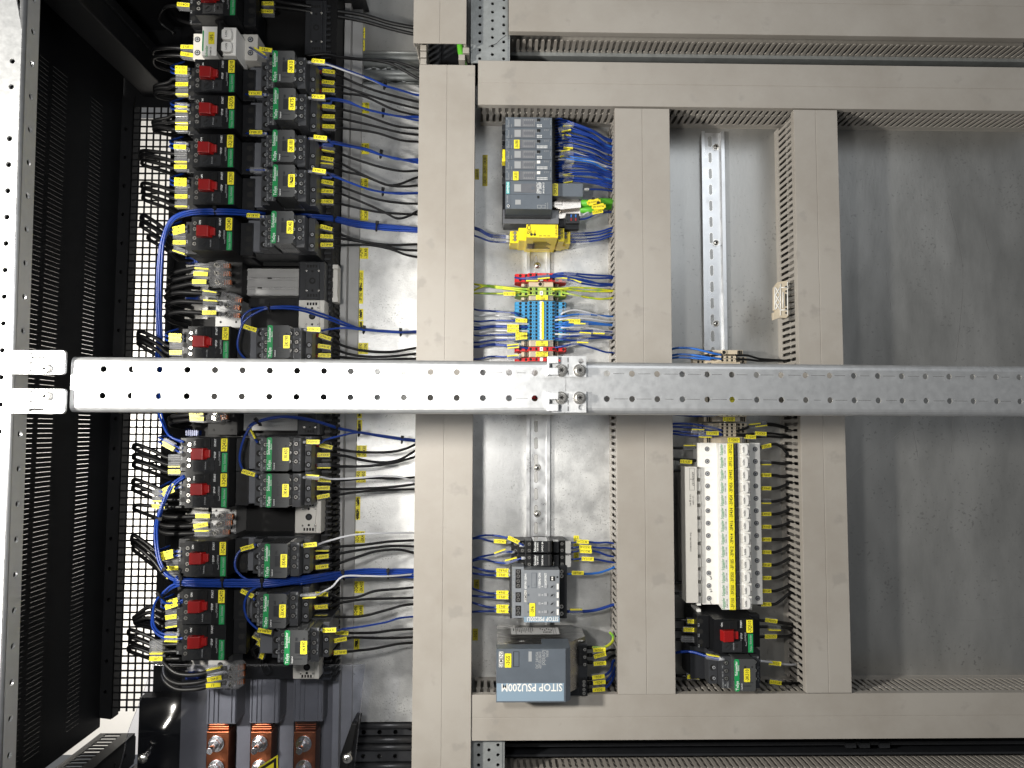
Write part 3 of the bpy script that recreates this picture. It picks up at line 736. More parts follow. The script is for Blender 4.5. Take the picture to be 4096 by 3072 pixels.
# ---------------------------------------------------------------- contactor
def name_tag(root, text, px, py, h, wpx=26, hpx=52, scribble=False, mt='yellow'):
    x, y, _ = W(px, py, h); k = (W(px + 10, py, h)[0] - x) / 10
    b = MB(); b.rrect(x - wpx * k / 2, x + wpx * k / 2, y - hpx * k / 2, y + hpx * k / 2, .8, h - .1, h + .35)
    b.text(text, x, y, h + .4, wpx * k * .80, 90, 1, hpx * k * .88, .86)
    if scribble:
        p = [(x + R(-2.5, 2.5), y + 1 + R(-4, 4), h + .45) for _ in range(12)]
        b.tube(cr(p, 3), .35, 1, 4)
    return part('name_tag', b, [mt, 'ink'], root)
def make_contactor():
    cx, cy = W(1134, 266, 165)[:2]
    r = thing('contactor', 'x', 'contactor', (cx, cy, 60), 'black contactors with green stripe')
    def B(x0, x1, y0, y1, z0, z1): q = MB(); q.box(cx + x0, cx + x1, cy + y0, cy + y1, z0, z1); return q
    g = B(-59, 31, -22.3, 22.3, 66, 112); 
    for yy in (-15, 0, 15): g.box(cx - 30, cx + 30, cy + yy - 5, cy + yy + 5, 112, 113)
    part('base_housing', g, 'anthr', r, 0.8)
    part('end_cover', B(-59, -39.3, -21, 22, 112, 120), 'slate', r, 1.5)
    g = B(-39, -27.2, -22, 22, 112, 133)
    for yy in (14.5, 0, -14.5): g.cyl(cx - 33.5, cy + yy, 132, 133.15, 4.3, 1, 16)
    lt = part('lower_terminal_block', g, ['cbody', 'hole'], r, 0.4)
    for yy in (14.5, 0, -14.5): screw(lt, cx - 32, cy + yy, 133.1, 2.3, ring=False, mt='ferr')
    g = B(-27, -14.3, -22, 20, 112, 150)
    for t, yy in (('A1', 18), ('NC', 6.5), ('NO 21', -3.5), ('13', -11)): g.text(t, cx - 25.3, cy + yy, 150.1, 2.6, 90, 1)
    for i, t in enumerate(('LC1D09', 'BL', '24VDC')): g.text(t, cx - 25 + i * 3.2, cy - 17.5, 150.1, 3, 90, 1, 9)
    ut = part('upper_terminal_block', g, ['cbody', 'gink'], r, 0.4)
    for yy in (11.5, 1, -9.0): screw(ut, cx - 20.3, cy + yy, 150.1, 2.7)
    g = B(14.3, 24.5, -22, 20, 112, 150)
    for t, yy in (('A2', 18), ('NC', 5), ('NO 22', -4.5), ('14', -11.5)): g.text(t, cx + 22.7, cy + yy, 150.1, 2.6, 90, 1)
    ut = part('upper_terminal_block', g, ['cbody', 'gink'], r, 0.4)
    for yy in (12.5, 1.5, -9.5): screw(ut, cx + 18.4, cy + yy, 150.1, 2.7)
    g = B(24.7, 33, -22, 22, 112, 131)
    for yy in (0, -15): g.cyl(cx + 29, cy + yy, 130, 131.15, 4.1, 1, 16)
    lt = part('lower_terminal_block', g, ['cbody', 'hole'], r, 0.4)
    for yy in (0, -15): screw(lt, cx + 29.5, cy + yy, 131.1, 2.2, ring=False, mt='ferr')
    g = MB(); g.rrect(cx - 14.2, cx + 14.2, cy - 21, cy + 21, 3, 112, 165)
    g.box(cx - 1.2, cx + 4.5, cy - 7, cy + 6.5, 164.9, 165.5, 1); g.box(cx - 3, cx + 8, cy - 14.3, cy - 13.5, 164.9, 165.3, 1); g.box(cx - 1, cx + 1.5, cy + 8, cy + 12, 164.9, 165.3, 1)
    g.box(cx + 2, cx + 11, cy - 10, cy - 9.3, 164.9, 165.3, 1); g.cyl(cx + 9.6, cy + 10.5, 165, 165.3, 1, 2, 10)
    g.text('Control', cx - 4.6, cy - 15, 165.15, 2.6, 90, 3)
    part('front_cover', g, ['cfront', 'anthr', 'hole', 'wink'], r, 0.7)
    g = MB(); g.rrect(cx - 14.2, cx - 7.6, cy - 21, cy + 21, 2.4, 164.9, 165.45)
    g.text('TeSys', cx - 10.8, cy - 13.5, 165.5, 5.2, 90, 1, 12); g.text('Schneider', cx - 11.8, cy + 9, 165.5, 5.0, 90, 1, 19); g.text('Electric', cx - 8.7, cy + 9.5, 165.5, 2.4, 90, 1, 12)
    part('green_stripe', g, ['green', 'wink'], r)
    return r, cx, cy
proto, pcx, pcy = make_contactor(); index_tree(proto)
CT = [('3K10', 1164, 266), ('3K75', 1168, 415), ('3K180', 1164, 583), ('3K280', 1166, 723), ('3K40', 1160, 909), ('3K190', 1146, 1367),
      ('3K430', 1143, 1817), ('3K450', 1142, 1962), ('3K460', 1135, 2243), ('3K470', 1130, 2444), ('3K490', 1215, 2590), ('3K510', 2988, 2701)]
for i, (t, x, y) in enumerate(CT):
    h = 165 if t != '3K510' else 103
    cx, cy = W(x - (31 if t != '3K510' else 8), y, h)[:2]
    lab = 'black contactor with green stripe and yellow tag -' + t + (' partly blacked out by pen' if t == '3K280' else '')
    loc = (cx, cy, 60 + h - 165)
    r = proto if i == 0 else dup(proto, loc, lab, 'black contactors with green stripe')
    if i == 0: r['label'] = lab; r['category'] = 'contactor'
    name_tag(r, '-' + t, x, y, h + .3, scribble=(t == '3K280'), wpx=26 if i < 11 else 24)
# ---------------------------------------------------------------- motor switch
def make_gv(aux=True):
    lx, ly = W(926, 266, 147)[:2]; cx, cy = lx - 21, ly - 13
    r = thing('motor_switch', 'x', 'motor circuit breaker', (cx, cy, 50), 'black motor switches with red lever')
    def B(x0, x1, y0, y1, z0, z1): q = MB(); q.box(cx + x0, cx + x1, cy + y0, cy + y1, z0, z1); return q
    g = B(-44, 36, -22.2, 22.2, 56, 108); part('base_housing', g, 'black', r, 0.8)
    g = B(-44, -27.3, -22, 22, 108, 125)
    for yy in (14, 0, -14): g.cyl(cx - 39, cy + yy, 124, 125.15, 3.6, 1, 16)
    for t, yy in (('5L3', 9), ('3L2', -5), ('1L1', -19)): g.text(t, cx - 42, cy + yy, 125.15, 3, 90, 2)
    part('left_shoulder', g, ['black', 'hole', 'gink'], r, 0.8)
    g = B(27.3, 44, -22, 22, 108, 122)
    for yy in (14, 0, -14): g.cyl(cx + 38, cy + yy, 121, 122.15, 4.4, 1, 16)
    part('right_shoulder', g, ['black', 'hole'], r, 0.8)
    g = B(-27, 27, -22.2, 22.2, 108, 147)
    for y_, t, s_ in ((16, 'START', 3.4), (0.5, 'STOP', 3.4)): g.text(t, cx + 9.5, cy + y_, 147.12, s_, 90, 1)
    g.text('ON', cx - 16.5, cy + 15, 147.12, 3.4, 90, 1)
    g.text('GV2ME05', cx + 15.2, cy - 1, 147.12, 2.9, 90, 2); g.text('Power', cx + 16, cy - 10, 147.12, 2.3, 90, 2)
    g.box(cx + 9, cx + 9.3, cy - 18, cy + 3, 147, 147.15, 2)
    face = part('front_face', g, ['black', 'wink', 'gink'], r, 0.6)
    if aux:
        for yy in (13.5, 6, -6, -13.5): screw(face, cx - 22.7, cy + yy, 147.1, 2.6)
    g = B(-14.5, 4, 9.5, 20.5, 147, 149.3); g.box(cx - 7, cx - 2, cy + 11, cy + 19, 149.2, 149.6, 1); part('start_button', g, ['blackm', 'black'], r, 0.6)
    g = MB(); g.prism([(-19.5, 147), (-17, 157), (-3, 155), (0.5, 147)][::-1], cy - 5.5, cy + 9, 0, 'y'); g.v = [(a + cx if i >= 0 else a, c, z) for i, (a, c, z) in enumerate(g.v)]
    g.box(cx - 4, cx + 4.5, cy - 3, cy + 7, 147, 151.5); part('stop_lever', g, 'red', r, 0.8)
    g = B(-17, 10, -20.5, -6.2, 147, 148.4); g.cyl(cx - 10.5, cy - 13, 148, 149.2, 5.2, 0, 20); g.rbox(cx - 10.5, cy - 13, 6.5, 1.4, 40, 149, 149.5, 1)
    g.box(cx + 1.5, cx + 4, cy - 15, cy - 10, 148.2, 148.6, 1); g.text('0.40-0.63A', cx - 1.5, cy - 13, 148.5, 2.2, 90, 2)
    part('setting_cover', g, ['smoke', 'hole', 'gink'], r, 0.3)
    g = B(18.7, 25.3, -21.5, 3, 147, 147.4); g.text('Schneider', cx + 22, cy - 4.5, 147.45, 3.9, 90, 1, 12.5); g.text('TeSys', cx + 22.4, cy - 16.5, 147.45, 3.2, 90, 1)
    part('green_stripe', g, ['green', 'gink'], r)
    return r, cx, cy
gp, gx, gy = make_gv(); index_tree(gp)
GV = [('3Q10', 926, 266), ('3Q75', 925, 410), ('3Q180', 921, 565), ('3Q280', 923, 713), ('3Q40', 916, 896), ('3Q190', 902, 1334),
      ('3Q430', 897, 1780), ('3Q450', 895, 1920), ('3Q460', 891, 2194), ('3Q470', 886, 2386), ('', 885, 2527), ('3Q510', 2998, 2505), ('3Q4', 930, -40)]
for i, (t, x, y) in enumerate(GV):
    h = 147 if t != '3Q510' else 92
    lx, ly = W(x, y, h)[:2]; loc = (lx - 21, ly - 13, 50 + h - 147)
    lab = ('black motor switch with red lever and yellow tag -' + t) if t else 'lowest black motor switch, without a yellow tag, above the clear cover'
    if t == '3Q4': lab = 'black motor switch cut off by the top edge above the white two-pole breaker'
    r = gp if i == 0 else dup(gp, loc, lab, 'black motor switches with red lever')
    if i == 0: r['label'] = lab
    if t and t != '3Q4': name_tag(r, '-' + t, x, y, h + .1, 25, 52 if i < 11 else 50)
# ---------------------------------------------------------------- white two pole breaker at the top
r = thing('circuit_breaker', 'white two-pole breaker with green line, two toggles and yellow tag -3F5', 'circuit breaker', W(860, 170, 60))
b = MB(); b.pb(772, 135, 1030, 240, 60, 112); part('body', b, 'offw', r, 1)
b = MB(); b.pb(808, 106, 868, 222, 100, 150); b.pb(884, 110, 944, 222, 100, 146); b.pb(868, 112, 884, 220, 100, 128, 1)
q = W(822, 175, 150); b.box(q[0] - 4.2, q[0] - 2.4, q[1] - 10, q[1] + 18, 149.9, 150.3, 2); b.text('Schneider', q[0] + 1.5, q[1] - 10, 150.3, 5.2, 90, 2, 15); b.text('iC60N C6', q[0] + 7, q[1] - 10, 150.3, 2.8, 90, 3)
part('front', b, ['white', 'black', 'green', 'ink'], r, 1)
for yy in (140, 190):
    b = MB(); x_, y_, _ = W(908, yy, 150); b.rrect(x_ - 7, x_ + 7, y_ - 7, y_ + 7, 4, 146, 153); b.text('I-ON', x_, y_, 153.2, 4, 90, 1); part('toggle', b, ['white', 'ink'], r, 1)
for xx, hh in ((790, 112), (1002, 112)):
    for yy in (158, 211): x_, y_, _ = W(xx, yy, hh); screw(r, x_, y_, hh + .1, 3.0, mt='ferr')
name_tag(r, '-3F5', 846, 152, 150.4, 24, 50)
b = MB(); b.pb(866, 78, 880, 205, 140, 158); b.pb(858, 74, 892, 92, 130, 150); single('test_probe', b, 'blackm', 'black pin standing in front of the white two-pole breaker', 'pin', bevel=2)
# ---------------------------------------------------------------- clear terminals
def clear_term(px, py, ang, label, flip=1):
    x, y, h = W(px, py, 120); r = thing('clear_terminal', label, 'terminal', (x, y, 90), 'clear insulated terminals')
    a = math.radians(ang); c, s_ = math.cos(a), math.sin(a)
    def P(u, v): return x + u * c - v * s_, y + u * s_ + v * c
    b = MB(); b.rbox(*P(0, 0), 26, 11, ang, 108, 120); b.rbox(*P(4, 0), 12, 13, ang, 106, 124); part('housing', b, 'clearh', r, 1)
    b = MB(); q = P(-1, 0); b.cyl(q[0], q[1], 100, 119, 3.6, 0, 14); q = P(10, 0); b.rbox(q[0], q[1], 9, 6, ang, 112, 117, 1)
    for k in range(3): q = P(8 + 2.4 * k, 0); b.rbox(q[0], q[1], 1, 6.5, ang, 116.5, 118, 0)
    part('metal_insert', b, ['screw', 'copper'], r)
    q = P(-1, 0); screw(r, q[0], q[1], 124.2, 3.2, ring=False)
CL = [(873, 1062, 3, 'topmost clear terminal in front of the black support plate'), (873, 1094, 3, 'second clear terminal in front of the black support plate'), (876, 1128, 3, 'third clear terminal, on the cable tagged 3F150:1'),
      (920, 1190, -14, 'first clear terminal of the tilted group above the blue loop'), (913, 1224, -8, 'second clear terminal of the tilted group above the blue loop'), (913, 1256, -8, 'third clear terminal of the group, on the cable tagged 3Q510:1L1'),
      (868, 1650, 10, 'clear terminal right under the cross beam'), (862, 1672, 6, 'clear terminal on the cable tagged 3F412:1'),
      (885, 2064, -4, 'clear terminal on the cable tagged L2'), (880, 2096, 6, 'clear terminal on the cable tagged 3F456:1'), (870, 2130, 0, 'clear terminal lowest of the middle group'),
      (930, 2674, 3, 'uppermost clear terminal of the lowest group'), (930, 2703, 6, 'clear terminal on the cable tagged 3F492:1'), (928, 2736, 8, 'clear terminal on the cable tagged L1')]
for c_ in CL: clear_term(*c_)
# ---------------------------------------------------------------- bottom: busbar covers, copper bars
for x0, x1, y0, y1, lab in ((828, 946, 2712, 2896, 'left'), (1000, 1118, 2712, 2893, 'middle'), (1173, 1292, 2708, 2886, 'right')):
    b = MB(); b.pb(x0, y0, x1, y1, -30, 30)
    for f in (.03, .2, .35, .8, .93): b.pb(x0 + (x1 - x0) * f, y0 + 3, x0 + (x1 - x0) * f + 4, y1 - 3, 28, 32)
    single('busbar_shroud', b, 'greyp2', lab + ' of the three grey busbar shrouds above the copper bars', 'shroud', 'grey busbar shrouds', bevel=1)
b = MB(); b.pb(720, 2712, 828, 3260, -30, 0); b.pb(1294, 2712, 1340, 3260, -30, 0); b.pb(946, 2712, 1000, 3260, -30, -6); b.pb(1118, 2712, 1173, 3260, -30, -6)
b.pb(720, 2712, 1345, 3260, -40, -31)
single('backing_sheet', b, 'greyp2', 'grey sheet behind the three copper bars at the bottom', 'sheet')
b = MB(); b.pb(550, 2790, 722, 3260, -40, -20); b.pb(1340, 2712, 1352, 3260, -30, 0)  # plain black sheets beside the copper bar backing
single('black_panel', b, 'paint', 'black panel left of the copper bars behind the clear cover', 'panel')
for x0, x1, lab in ((822, 918, 'left'), (999, 1089, 'middle'), (1173, 1266, 'right')):
    xm = (x0 + x1) / 2
    r = thing('copper_bar', lab + ' of three copper bars bolted behind the clear cover', 'copper bar', W(xm, 3060, -10), 'bolted copper bars')
    b = MB(); b.pb(x0 + 6, 2890, x1, 2925, -20, -6); 
    for k in range(4): b.pb(x0 + 8, 2896 + k * 9, x1 - 2, 2901 + k * 9, -6, -3 + k)
    b.pb(x0, 2927, x1 - 6, 3260, -20, 8); part('bar', b, 'copper', r, 0.8)
    for yy in (2974, 3070):
        x_, y_, _ = W(xm - 4, yy, 8); b = MB(); b.cyl(x_, y_, 8, 10, 11.5, 0, 24); 
        p = [(x_ + 9 * math.cos(math.radians(60 * k + 15)), y_ + 9 * math.sin(math.radians(60 * k + 15))) for k in range(6)]; b.prism(p, 10, 17)
        b.cyl(x_, y_, 17, 34, 4.6, 0, 16); part('bolt', b, 'screw', r, 0.5)
# warning triangle
b = MB(); x_, y_, _ = W(1062, 3110, 78)
def tri(k): return [(x_ + k * math.cos(math.radians(a)), y_ + k * math.sin(math.radians(a))) for a in (62, 182, 302)]
b.prism(tri(33), 77.2, 77.6, 0); b.prism(tri(29), 77.5, 77.8, 1); b.prism(tri(22), 77.7, 77.95, 0); 
single('warning_sign', b, ['yellow', 'ink'], 'yellow and black warning triangle cut off by the lower edge', 'sign')
# clear cover: a thin curved polycarbonate sheet
b = MB(); nx, ny = 90, 64
TL, TR, BL, BR = W(612, 2655, 100), W(1462, 2655, 60), W(430, 3200, 100), W(1400, 3200, 60)
for layer in (0, 1):
    for j in range(ny + 1):
        for i in range(nx + 1):
            u, v = i / nx, j / ny
            p = Vector(TL) * (1 - u) * (1 - v) + Vector(TR) * u * (1 - v) + Vector(BL) * (1 - u) * v + Vector(BR) * u * v
            z = p.z + 6 * math.sin(u * 3.1) + 10 * math.exp(-((u - .2) / .10) ** 2) * math.sin(v * 3.1) - 9 * v * v + 2.2 * math.sin(u * 9 + v * 4) - layer * 1.5
            gx_, gy_, _ = W(672, 2908, 100); z += 15 * math.exp(-((p.y - gy_ - .10 * (p.x - gx_)) / 25) ** 2 - ((p.x - gx_) / 60) ** 2) + 2 * math.exp(-((p.y - gy_ + .30 * (p.x - gx_)) / 7) ** 2 - ((p.x - gx_ - 10) / 26) ** 2)  # ridges put into the shape to mirror the lamp as a streak
            b.v.append((p.x, p.y, z))
    k = layer * (nx + 1) * (ny + 1)
    for j in range(ny):
        for i in range(nx):
            a = k + j * (nx + 1) + i; f = (a, a + nx + 1, a + nx + 2, a + 1); b.f.append(f if layer == 0 else f[::-1]); b.m.append(0); b.sm.append(True)
kk = (nx + 1) * (ny + 1)
for i in range(nx): b.f.append((i, i + 1, kk + i + 1, kk + i)); b.m.append(0); b.sm.append(False)
for j in range(ny):
    a = j * (nx + 1) + nx; b.f.append((a, a + nx + 1, kk + a + nx + 1, kk + a)); b.m.append(0); b.sm.append(False)
    a = j * (nx + 1); b.f.append((a, kk + a, kk + a + nx + 1, a + nx + 1)); b.m.append(0); b.sm.append(False)
NV = (nx + 1) * (ny + 1)
edge_highlight = [tuple(b.v[j * (nx + 1)]) for j in range(ny, -1, -4)] + [tuple(b.v[i]) for i in range(2, nx + 1, 4)] + [tuple(b.v[j * (nx + 1) + nx]) for j in range(2, ny + 1, 4)]
b.tube([(x, y, z - .7) for x, y, z in edge_highlight], .55, 1, 6)  # thin tube added for the bright highlight along the sheet edges
single('clear_cover', b, ['pc', 'clearh'], 'bent transparent plastic cover with bright reflections over the copper bars', 'cover')
for x, y, lab in ((568, 3037, 'left'), (1388, 3036, 'right')):
    x_, y_, _ = W(x, y, 112); b = MB(); b.cyl(x_, y_, 95, 110, 3, 0, 14); b.ball(x_, y_, 110, 6.4, 0, .62, 20); b.rbox(x_, y_, 5, 1, 20, 113.4, 114.2, 1); b.rbox(x_, y_, 1, 5, 20, 113.4, 114.2, 1)
    single('round_screw', b, ['screw', 'hole'], lab + ' round-head screw holding the clear cover', 'screw', 'cover screws')
b = MB(); b.prism([W(1418, 2870, 50)[:2], W(1440, 2872, 50)[:2], W(1416, 2985, 50)[:2], W(1392, 3120, 50)[:2], W(1368, 3120, 50)[:2], W(1372, 3000, 50)[:2]][::-1], 30, 70)
single('cover_bracket', b, 'blackm', 'black tapering bracket at the right edge of the clear cover', 'bracket', bevel=1.5)
# ================================================================ COLUMN 2: control modules
def Z(px, py, h): return W(px, py, h)
HM = 82
ys = [469, 511.6, 554, 596, 637.4, 680, 722.7]
r0 = thing('module_base', 'long dark grey base strip that the six slim input modules plug onto', 'module base', W(2020, 640, 20))
b = MB(); b.pb(2010, 512, 2210, 900, 12, 30); 
for y in ys[1:]: b.pb(2008, y - 15, 2022, y + 10, 28, 44)
part('base_body', b, 'anthr', r0, 0.8)
b = MB(); b.pb(2206, 470, 2262, 900, 10, 36)
for i in range(6):
    for k in range(8):
        for c in range(2):
            q = W(2218 + 14 * c, ys[i] + 5 + 4.8 * k, 36); b.cyl(q[0], q[1], 35, 36.2, .75, 1, 6)
part('push_in_terminals', b, ['black', 'hole'], r0)
MT = [('DQ', '8x24VDC/0.5A', '', 'topmost slim grey module, next to the upper duct'), ('DQ', '8x24VDC/0.5A', '', 'second slim grey module from the top'), ('DQ', '16x24VDC/0.5A', '-3A380', 'slim grey module with yellow tag -3A380'),
      ('F-DQ', '8x24VDC/2A', '', 'slim grey module with a yellow side tab, under the one tagged -3A380'), ('DI', '16x24VDC', '', 'slim grey module with a white square, above the one tagged -3A331'), ('DI', '16x24VDC', '-3A331', 'slim grey module with white square and yellow tag -3A331')]
for i in range(6):
    a, c = ys[i] + .8, ys[i + 1] - .8; m_ = (a + c) / 2
    r = thing('input_module', MT[i][3], 'control module', W(2115, m_, 30), 'slim grey control modules')
    b = MB(); b.pb(2022, a, 2208, c, 28, HM); b.pb(2022, a + .5, 2040, c - .5, HM, HM + .6, 0)
    t = lambda s, px, py, sz, mi, mw=None: b.text(s, *W(px, py, HM)[:2], HM + .75, sz, 90, mi, mw)
    t('ST', 2028, a + 6, 2.2, 2); t(MT[i][0], 2028, c - 5, 2.2, 2); t(MT[i][1], 2034.5, m_ + 4, 2.4, 2, 11); t('DIAG', 2046, c - 7, 2.0, 2)
    b.pb(2056, a + 4, 2141, c - 3, HM, HM + .5, 3); 
    part('housing', b, ['sgrey', 'lgrey', 'gink', 'slate'], r, 0.4)
    b = MB(); b.pb(2092, a + 7, 2138, c - 7, HM + .5, HM + .6, 0); b.pb(2093, a + 8, 2137, c - 8, HM + .55, HM + .66, 1)
    for k in range(5):
        b.pb(2097 + k * 8, a + 9, 2099 + k * 8, a + 14, HM + .6, HM + .7, 0); b.pb(2097 + k * 8, c - 14, 2099 + k * 8, c - 9, HM + .6, HM + .7, 0)
    for k in range(3): b.pb(2143 + k * 5, a + 6, 2145 + k * 5, a + 18, HM + .6, HM + .7, 0)
    part('wiring_diagram', b, ['gink', 'slate'], r)
    b = MB(); b.pb(2148, a + 4, 2161, a + 15, HM, HM + .8); part('status_window', b, 'hole' if i < 4 else 'white', r)
    b = MB(); nn = 4 if i in (0, 1, 3) else 8
    for k in range(nn):
        for c2 in range(2): b.pb(2148 + 5.4 * k, c - 13 + 6.5 * c2, 2151.4 + 5.4 * k, c - 9.5 + 6.5 * c2, HM, HM + .7)
    part('led_field', b, 'wink', r)
    b = MB(); 
    for k in range(3): b.text('X%d' % (k + 2), *W(2178 + 7 * k, a + 9, HM)[:2], HM + .7, 2.0, 90, 0)
    b.text('6ES7132', *W(2203, m_, HM)[:2], HM + .7, 2.0, 90, 0, 12); part('lettering', b, 'gink', r)
    if MT[i][2]: name_tag(r, MT[i][2], 2067 if i == 2 else 2063, m_ + 2, HM + 1, 22, 36)
    else:
        b = MB(); b.pb(2058, a + 7, 2083, c - 6, HM + .5, HM + .7); part('code_field', b, 'gink', r)
    if i == 3: b = MB(); b.pb(2010, 597, 2021, 636, 60, 78); b.pb(2008, 632, 2022, 645, 62, 80); part('yellow_tab', b, 'sick', r, 0.6)
r = thing('interface_module', 'grey interface module with teal badge under the slim modules', 'control module', W(2115, 778, 30))
b = MB(); b.pb(2022, 724, 2208, 778, 28, HM); b.pb(2022, 724.5, 2041, 777.5, HM, HM + .6); 
b.pb(2056, 734, 2146, 770, HM, HM + .6, 3); x_, y_, _ = W(2131, 753, HM); b.cyl(x_, y_, HM, HM + 1.2, 2.2, 0, 16)
for t_, px, sz in (('SIMATIC', 2151, 4.6), ('ET 200SP', 2161, 4.6), ('IM155-6PN ST', 2174, 3.2)): b.text(t_, *W(px, 752, HM)[:2], HM + .75, sz, 90, 2, 16)
part('housing', b, ['sgrey', 'lgrey', 'wink', 'slate'], r, 0.4)
b = MB(); b.pb(2025, 727, 2038, 775, HM + .6, HM + 1); b.text('SIEMENS', *W(2031.5, 751, HM + 1)[:2], HM + 1.05, 4.6, 90, 1, 16); part('badge', b, ['teal', 'wink'], r)
b = MB(); b.pb(2057, 737, 2084, 766, HM + .6, HM + .8); part('code_field', b, 'gink', r)
r = thing('bus_adapter', 'grey adapter block with two drawn sockets below the teal badge', 'control module', W(2115, 810, 30))
b = MB(); b.pb(2022, 779, 2208, 836, 28, HM); b.pb(2022, 780, 2042, 835, HM, HM + .5)
x_, y_, _ = W(2033, 825, HM); b.cyl(x_, y_, HM, HM + 1.5, 2, 1, 14); b.cyl(x_, y_, HM + 1.4, HM + 1.6, 1.2, 4, 6)
for k in range(2):
    b.pb(2149 + 17 * k, 820, 2164 + 17 * k, 833, HM, HM + .5, 2); b.pb(2150.5 + 17 * k, 821.5, 2162.5 + 17 * k, 831.5, HM + .4, HM + .6, 0)
b.pb(2149, 783, 2157, 793, HM, HM + .6, 4); b.text('X1 P1 R', *W(2182, 824, HM)[:2], HM + .6, 2.4, 90, 2); b.text('PROFINET', *W(2190, 823, HM)[:2], HM + .6, 2.0, 90, 2, 10); b.text('BA 2xRJ45', *W(2029, 795, HM)[:2], HM + .6, 2.4, 90, 2)
part('housing', b, ['sgrey', 'screw', 'gink', 'slate', 'hole'], r, 0.4)
b = MB(); b.pb(2061, 799, 2083, 818, HM, HM + .3); part('code_field', b, 'gink', r)
r = thing('server_module', 'dark grey stepped foot under the adapter block, above the yellow relay', 'control module', W(2115, 880, 10))
b = MB(); b.pb(2012, 838, 2236, 895, 12, 46); part('body', b, 'slate', r, 0.8)
b = MB(); b.pb(2018, 836, 2206, 870, 12, 54); part('step', b, 'anthr', r, 0.8)
b = MB(); b.pb(2207, 733, 2332, 786, 20, 66); b.text('-', 0, 0, 0, 1, 0, 0) if False else None
r = single('cable_shroud', b, 'sgrey', 'flat grey connector block tagged -3A310 beside the interface module', 'connector', bevel=.6); r['org'] = list(Vector(r.location) / S)
name_tag(r, '-3A310', 2221, 759, 66.2, 22, 50)
for k, (x, y) in enumerate(((2218, 792), (2216, 828))):
    h = 52 - 10 * k
    r = thing('network_plug', ('upper' if k == 0 else 'lower') + ' metal network plug on the green cable', 'plug', W(x + 50, y + 20, h - 16), 'metal network plugs')
    b = MB(); yo = y; p = [W(x, yo + 14, h)[:2], W(x + 18, yo + 4, h)[:2], W(x + 104, yo - (0 if k == 0 else 2), h)[:2], W(x + 106, yo + 38, h)[:2], W(x + 26, yo + 46, h)[:2], W(x, yo + 36, h)[:2]]
    b.prism(p[::-1], h - 16, h); b.pb(x + 3, yo + 26, x + 32, yo + 27.5, h, h + .5, 1); b.pb(x + 30, yo + 10, x + 31.5, yo + 30, h, h + .5, 1); q = W(x + 100, yo + 7, h); b.cyl(q[0], q[1], h, h + .3, 1.3, 1, 8)
    part('plug_body', b, ['nickel', 'hole'], r, 1.2)
    b = MB(); b.pb(x - 8, yo + 14, x + 2, yo + 34, h - 12, h - 3); part('plug_nose', b, 'white', r, 0.5)
for k, (pts, lab) in enumerate((([(2322, 812, 46), (2360, 812, 48), (2400, 806, 46), (2450, 808, 36), (2475, 815, 25)], 'upper thick green network cable'), ([(2322, 838, 40), (2365, 838, 42), (2410, 828, 38), (2450, 824, 26), (2478, 826, 16)], 'lower thick green network cable'))):
    b = MB(); b.tube(cr(pp(pts)), 5.2); single('network_cable', b, 'wgreen', lab + ' leading into the duct wall', 'cable', 'green network cables')
for x, y, a, t in ((2375, 808, 10, '-PN-3A310-3P3'), (2395, 826, 5, '-PN-3A36-3A3')):
    x_, y_, _ = W(x, y, 56); b = MB(); b.rbox(x_, y_, 15, 8.5, a, 54, 56); b.rbox(x_, y_, 20, 4.5, a, 54.2, 55.8); b.text(t, x_, y_, 56.1, 3.6, 180 + a, 1, 17); b.rbox(x_ - 1, y_ + 5, 4, 3, a, 55, 58, 1)
    single('cable_tag', b, ['sick', 'ink'], 'yellow tag reading ' + t[1:] + ' tied to the green cable', 'tag', 'yellow cable tags')
r = thing('supply_terminal', 'small dark plug terminal with red and blue levers under the network plugs', 'terminal', W(2290, 885, 30))
b = MB(); b.pb(2258, 872, 2316, 918, 20, 44); b.pb(2264, 853, 2318, 893, 20, 52); 
for px, py in ((2270, 861), (2270, 883), (2279, 861)): q = W(px, py, 52); b.cyl(q[0], q[1], 51, 52.2, 1.7, 1, 10)
part('body', b, ['anthr', 'hole'], r, 0.8)
for py, m_ in ((863, 'wlblue'), (877, 'red')):
    for px in (2285, 2303): b = MB(); b.pb(px - 2.5, py - 5, px + 2.5, py + 6, 51, 53); part('lever', b, m_, r)
b = MB(); b.pb(2238, 880, 2262, 910, 12, 40); single('end_piece', b, 'black', 'dark end piece between the stepped foot and the supply terminal', 'end piece', bevel=.5)
# ---------------------------------------------------------------- yellow safety relay
r = thing('safety_relay', 'bright yellow safety relay with black lettering SICK below the grey modules', 'relay', W(2150, 940, 8))
b = MB(); b.pb(2038, 938, 2262, 984, 8, 30); b.pb(2106, 898, 2232, 950, 8, 92); b.text('SICK', *W(2116, 914, 92)[:2], 92.1, 7.5, 90, 1)
for px in (2126, 2139): q = W(px, 938, 92); b.cyl(q[0], q[1], 91, 92.3, 2, 1, 14)
for px, t in ((2126, 'K1'), (2139, 'K2')): b.text(t, *W(px, 926, 92)[:2], 92.1, 3, 90, 1)
for px in (2162, 2179, 2195): b.pb(px - 6, 942, px + 6, 945, 91, 92.2, 1)
b.text('UE10-2FG', *W(2225, 921, 92)[:2], 92.1, 3.6, 90, 1)
for k in range(9):
    for j in range(6):
        if (k * 7 + j * 3) % 5 > 1:
            x0_ = WX(2118 + k * 11, 80 - j * 12); b.box(x0_, x0_ + 2.6, WY(951, 92) - .1, WY(951, 92) + .1, 78 - j * 12, 84 - j * 12, 1) if False else None
yb = WY(950, 92)
for k in range(10): b.box(WX(2112, 92) + k * 1.1, WX(2112, 92) + k * 1.1 + .55, yb - .15, yb + .2, 30, 60, 1)
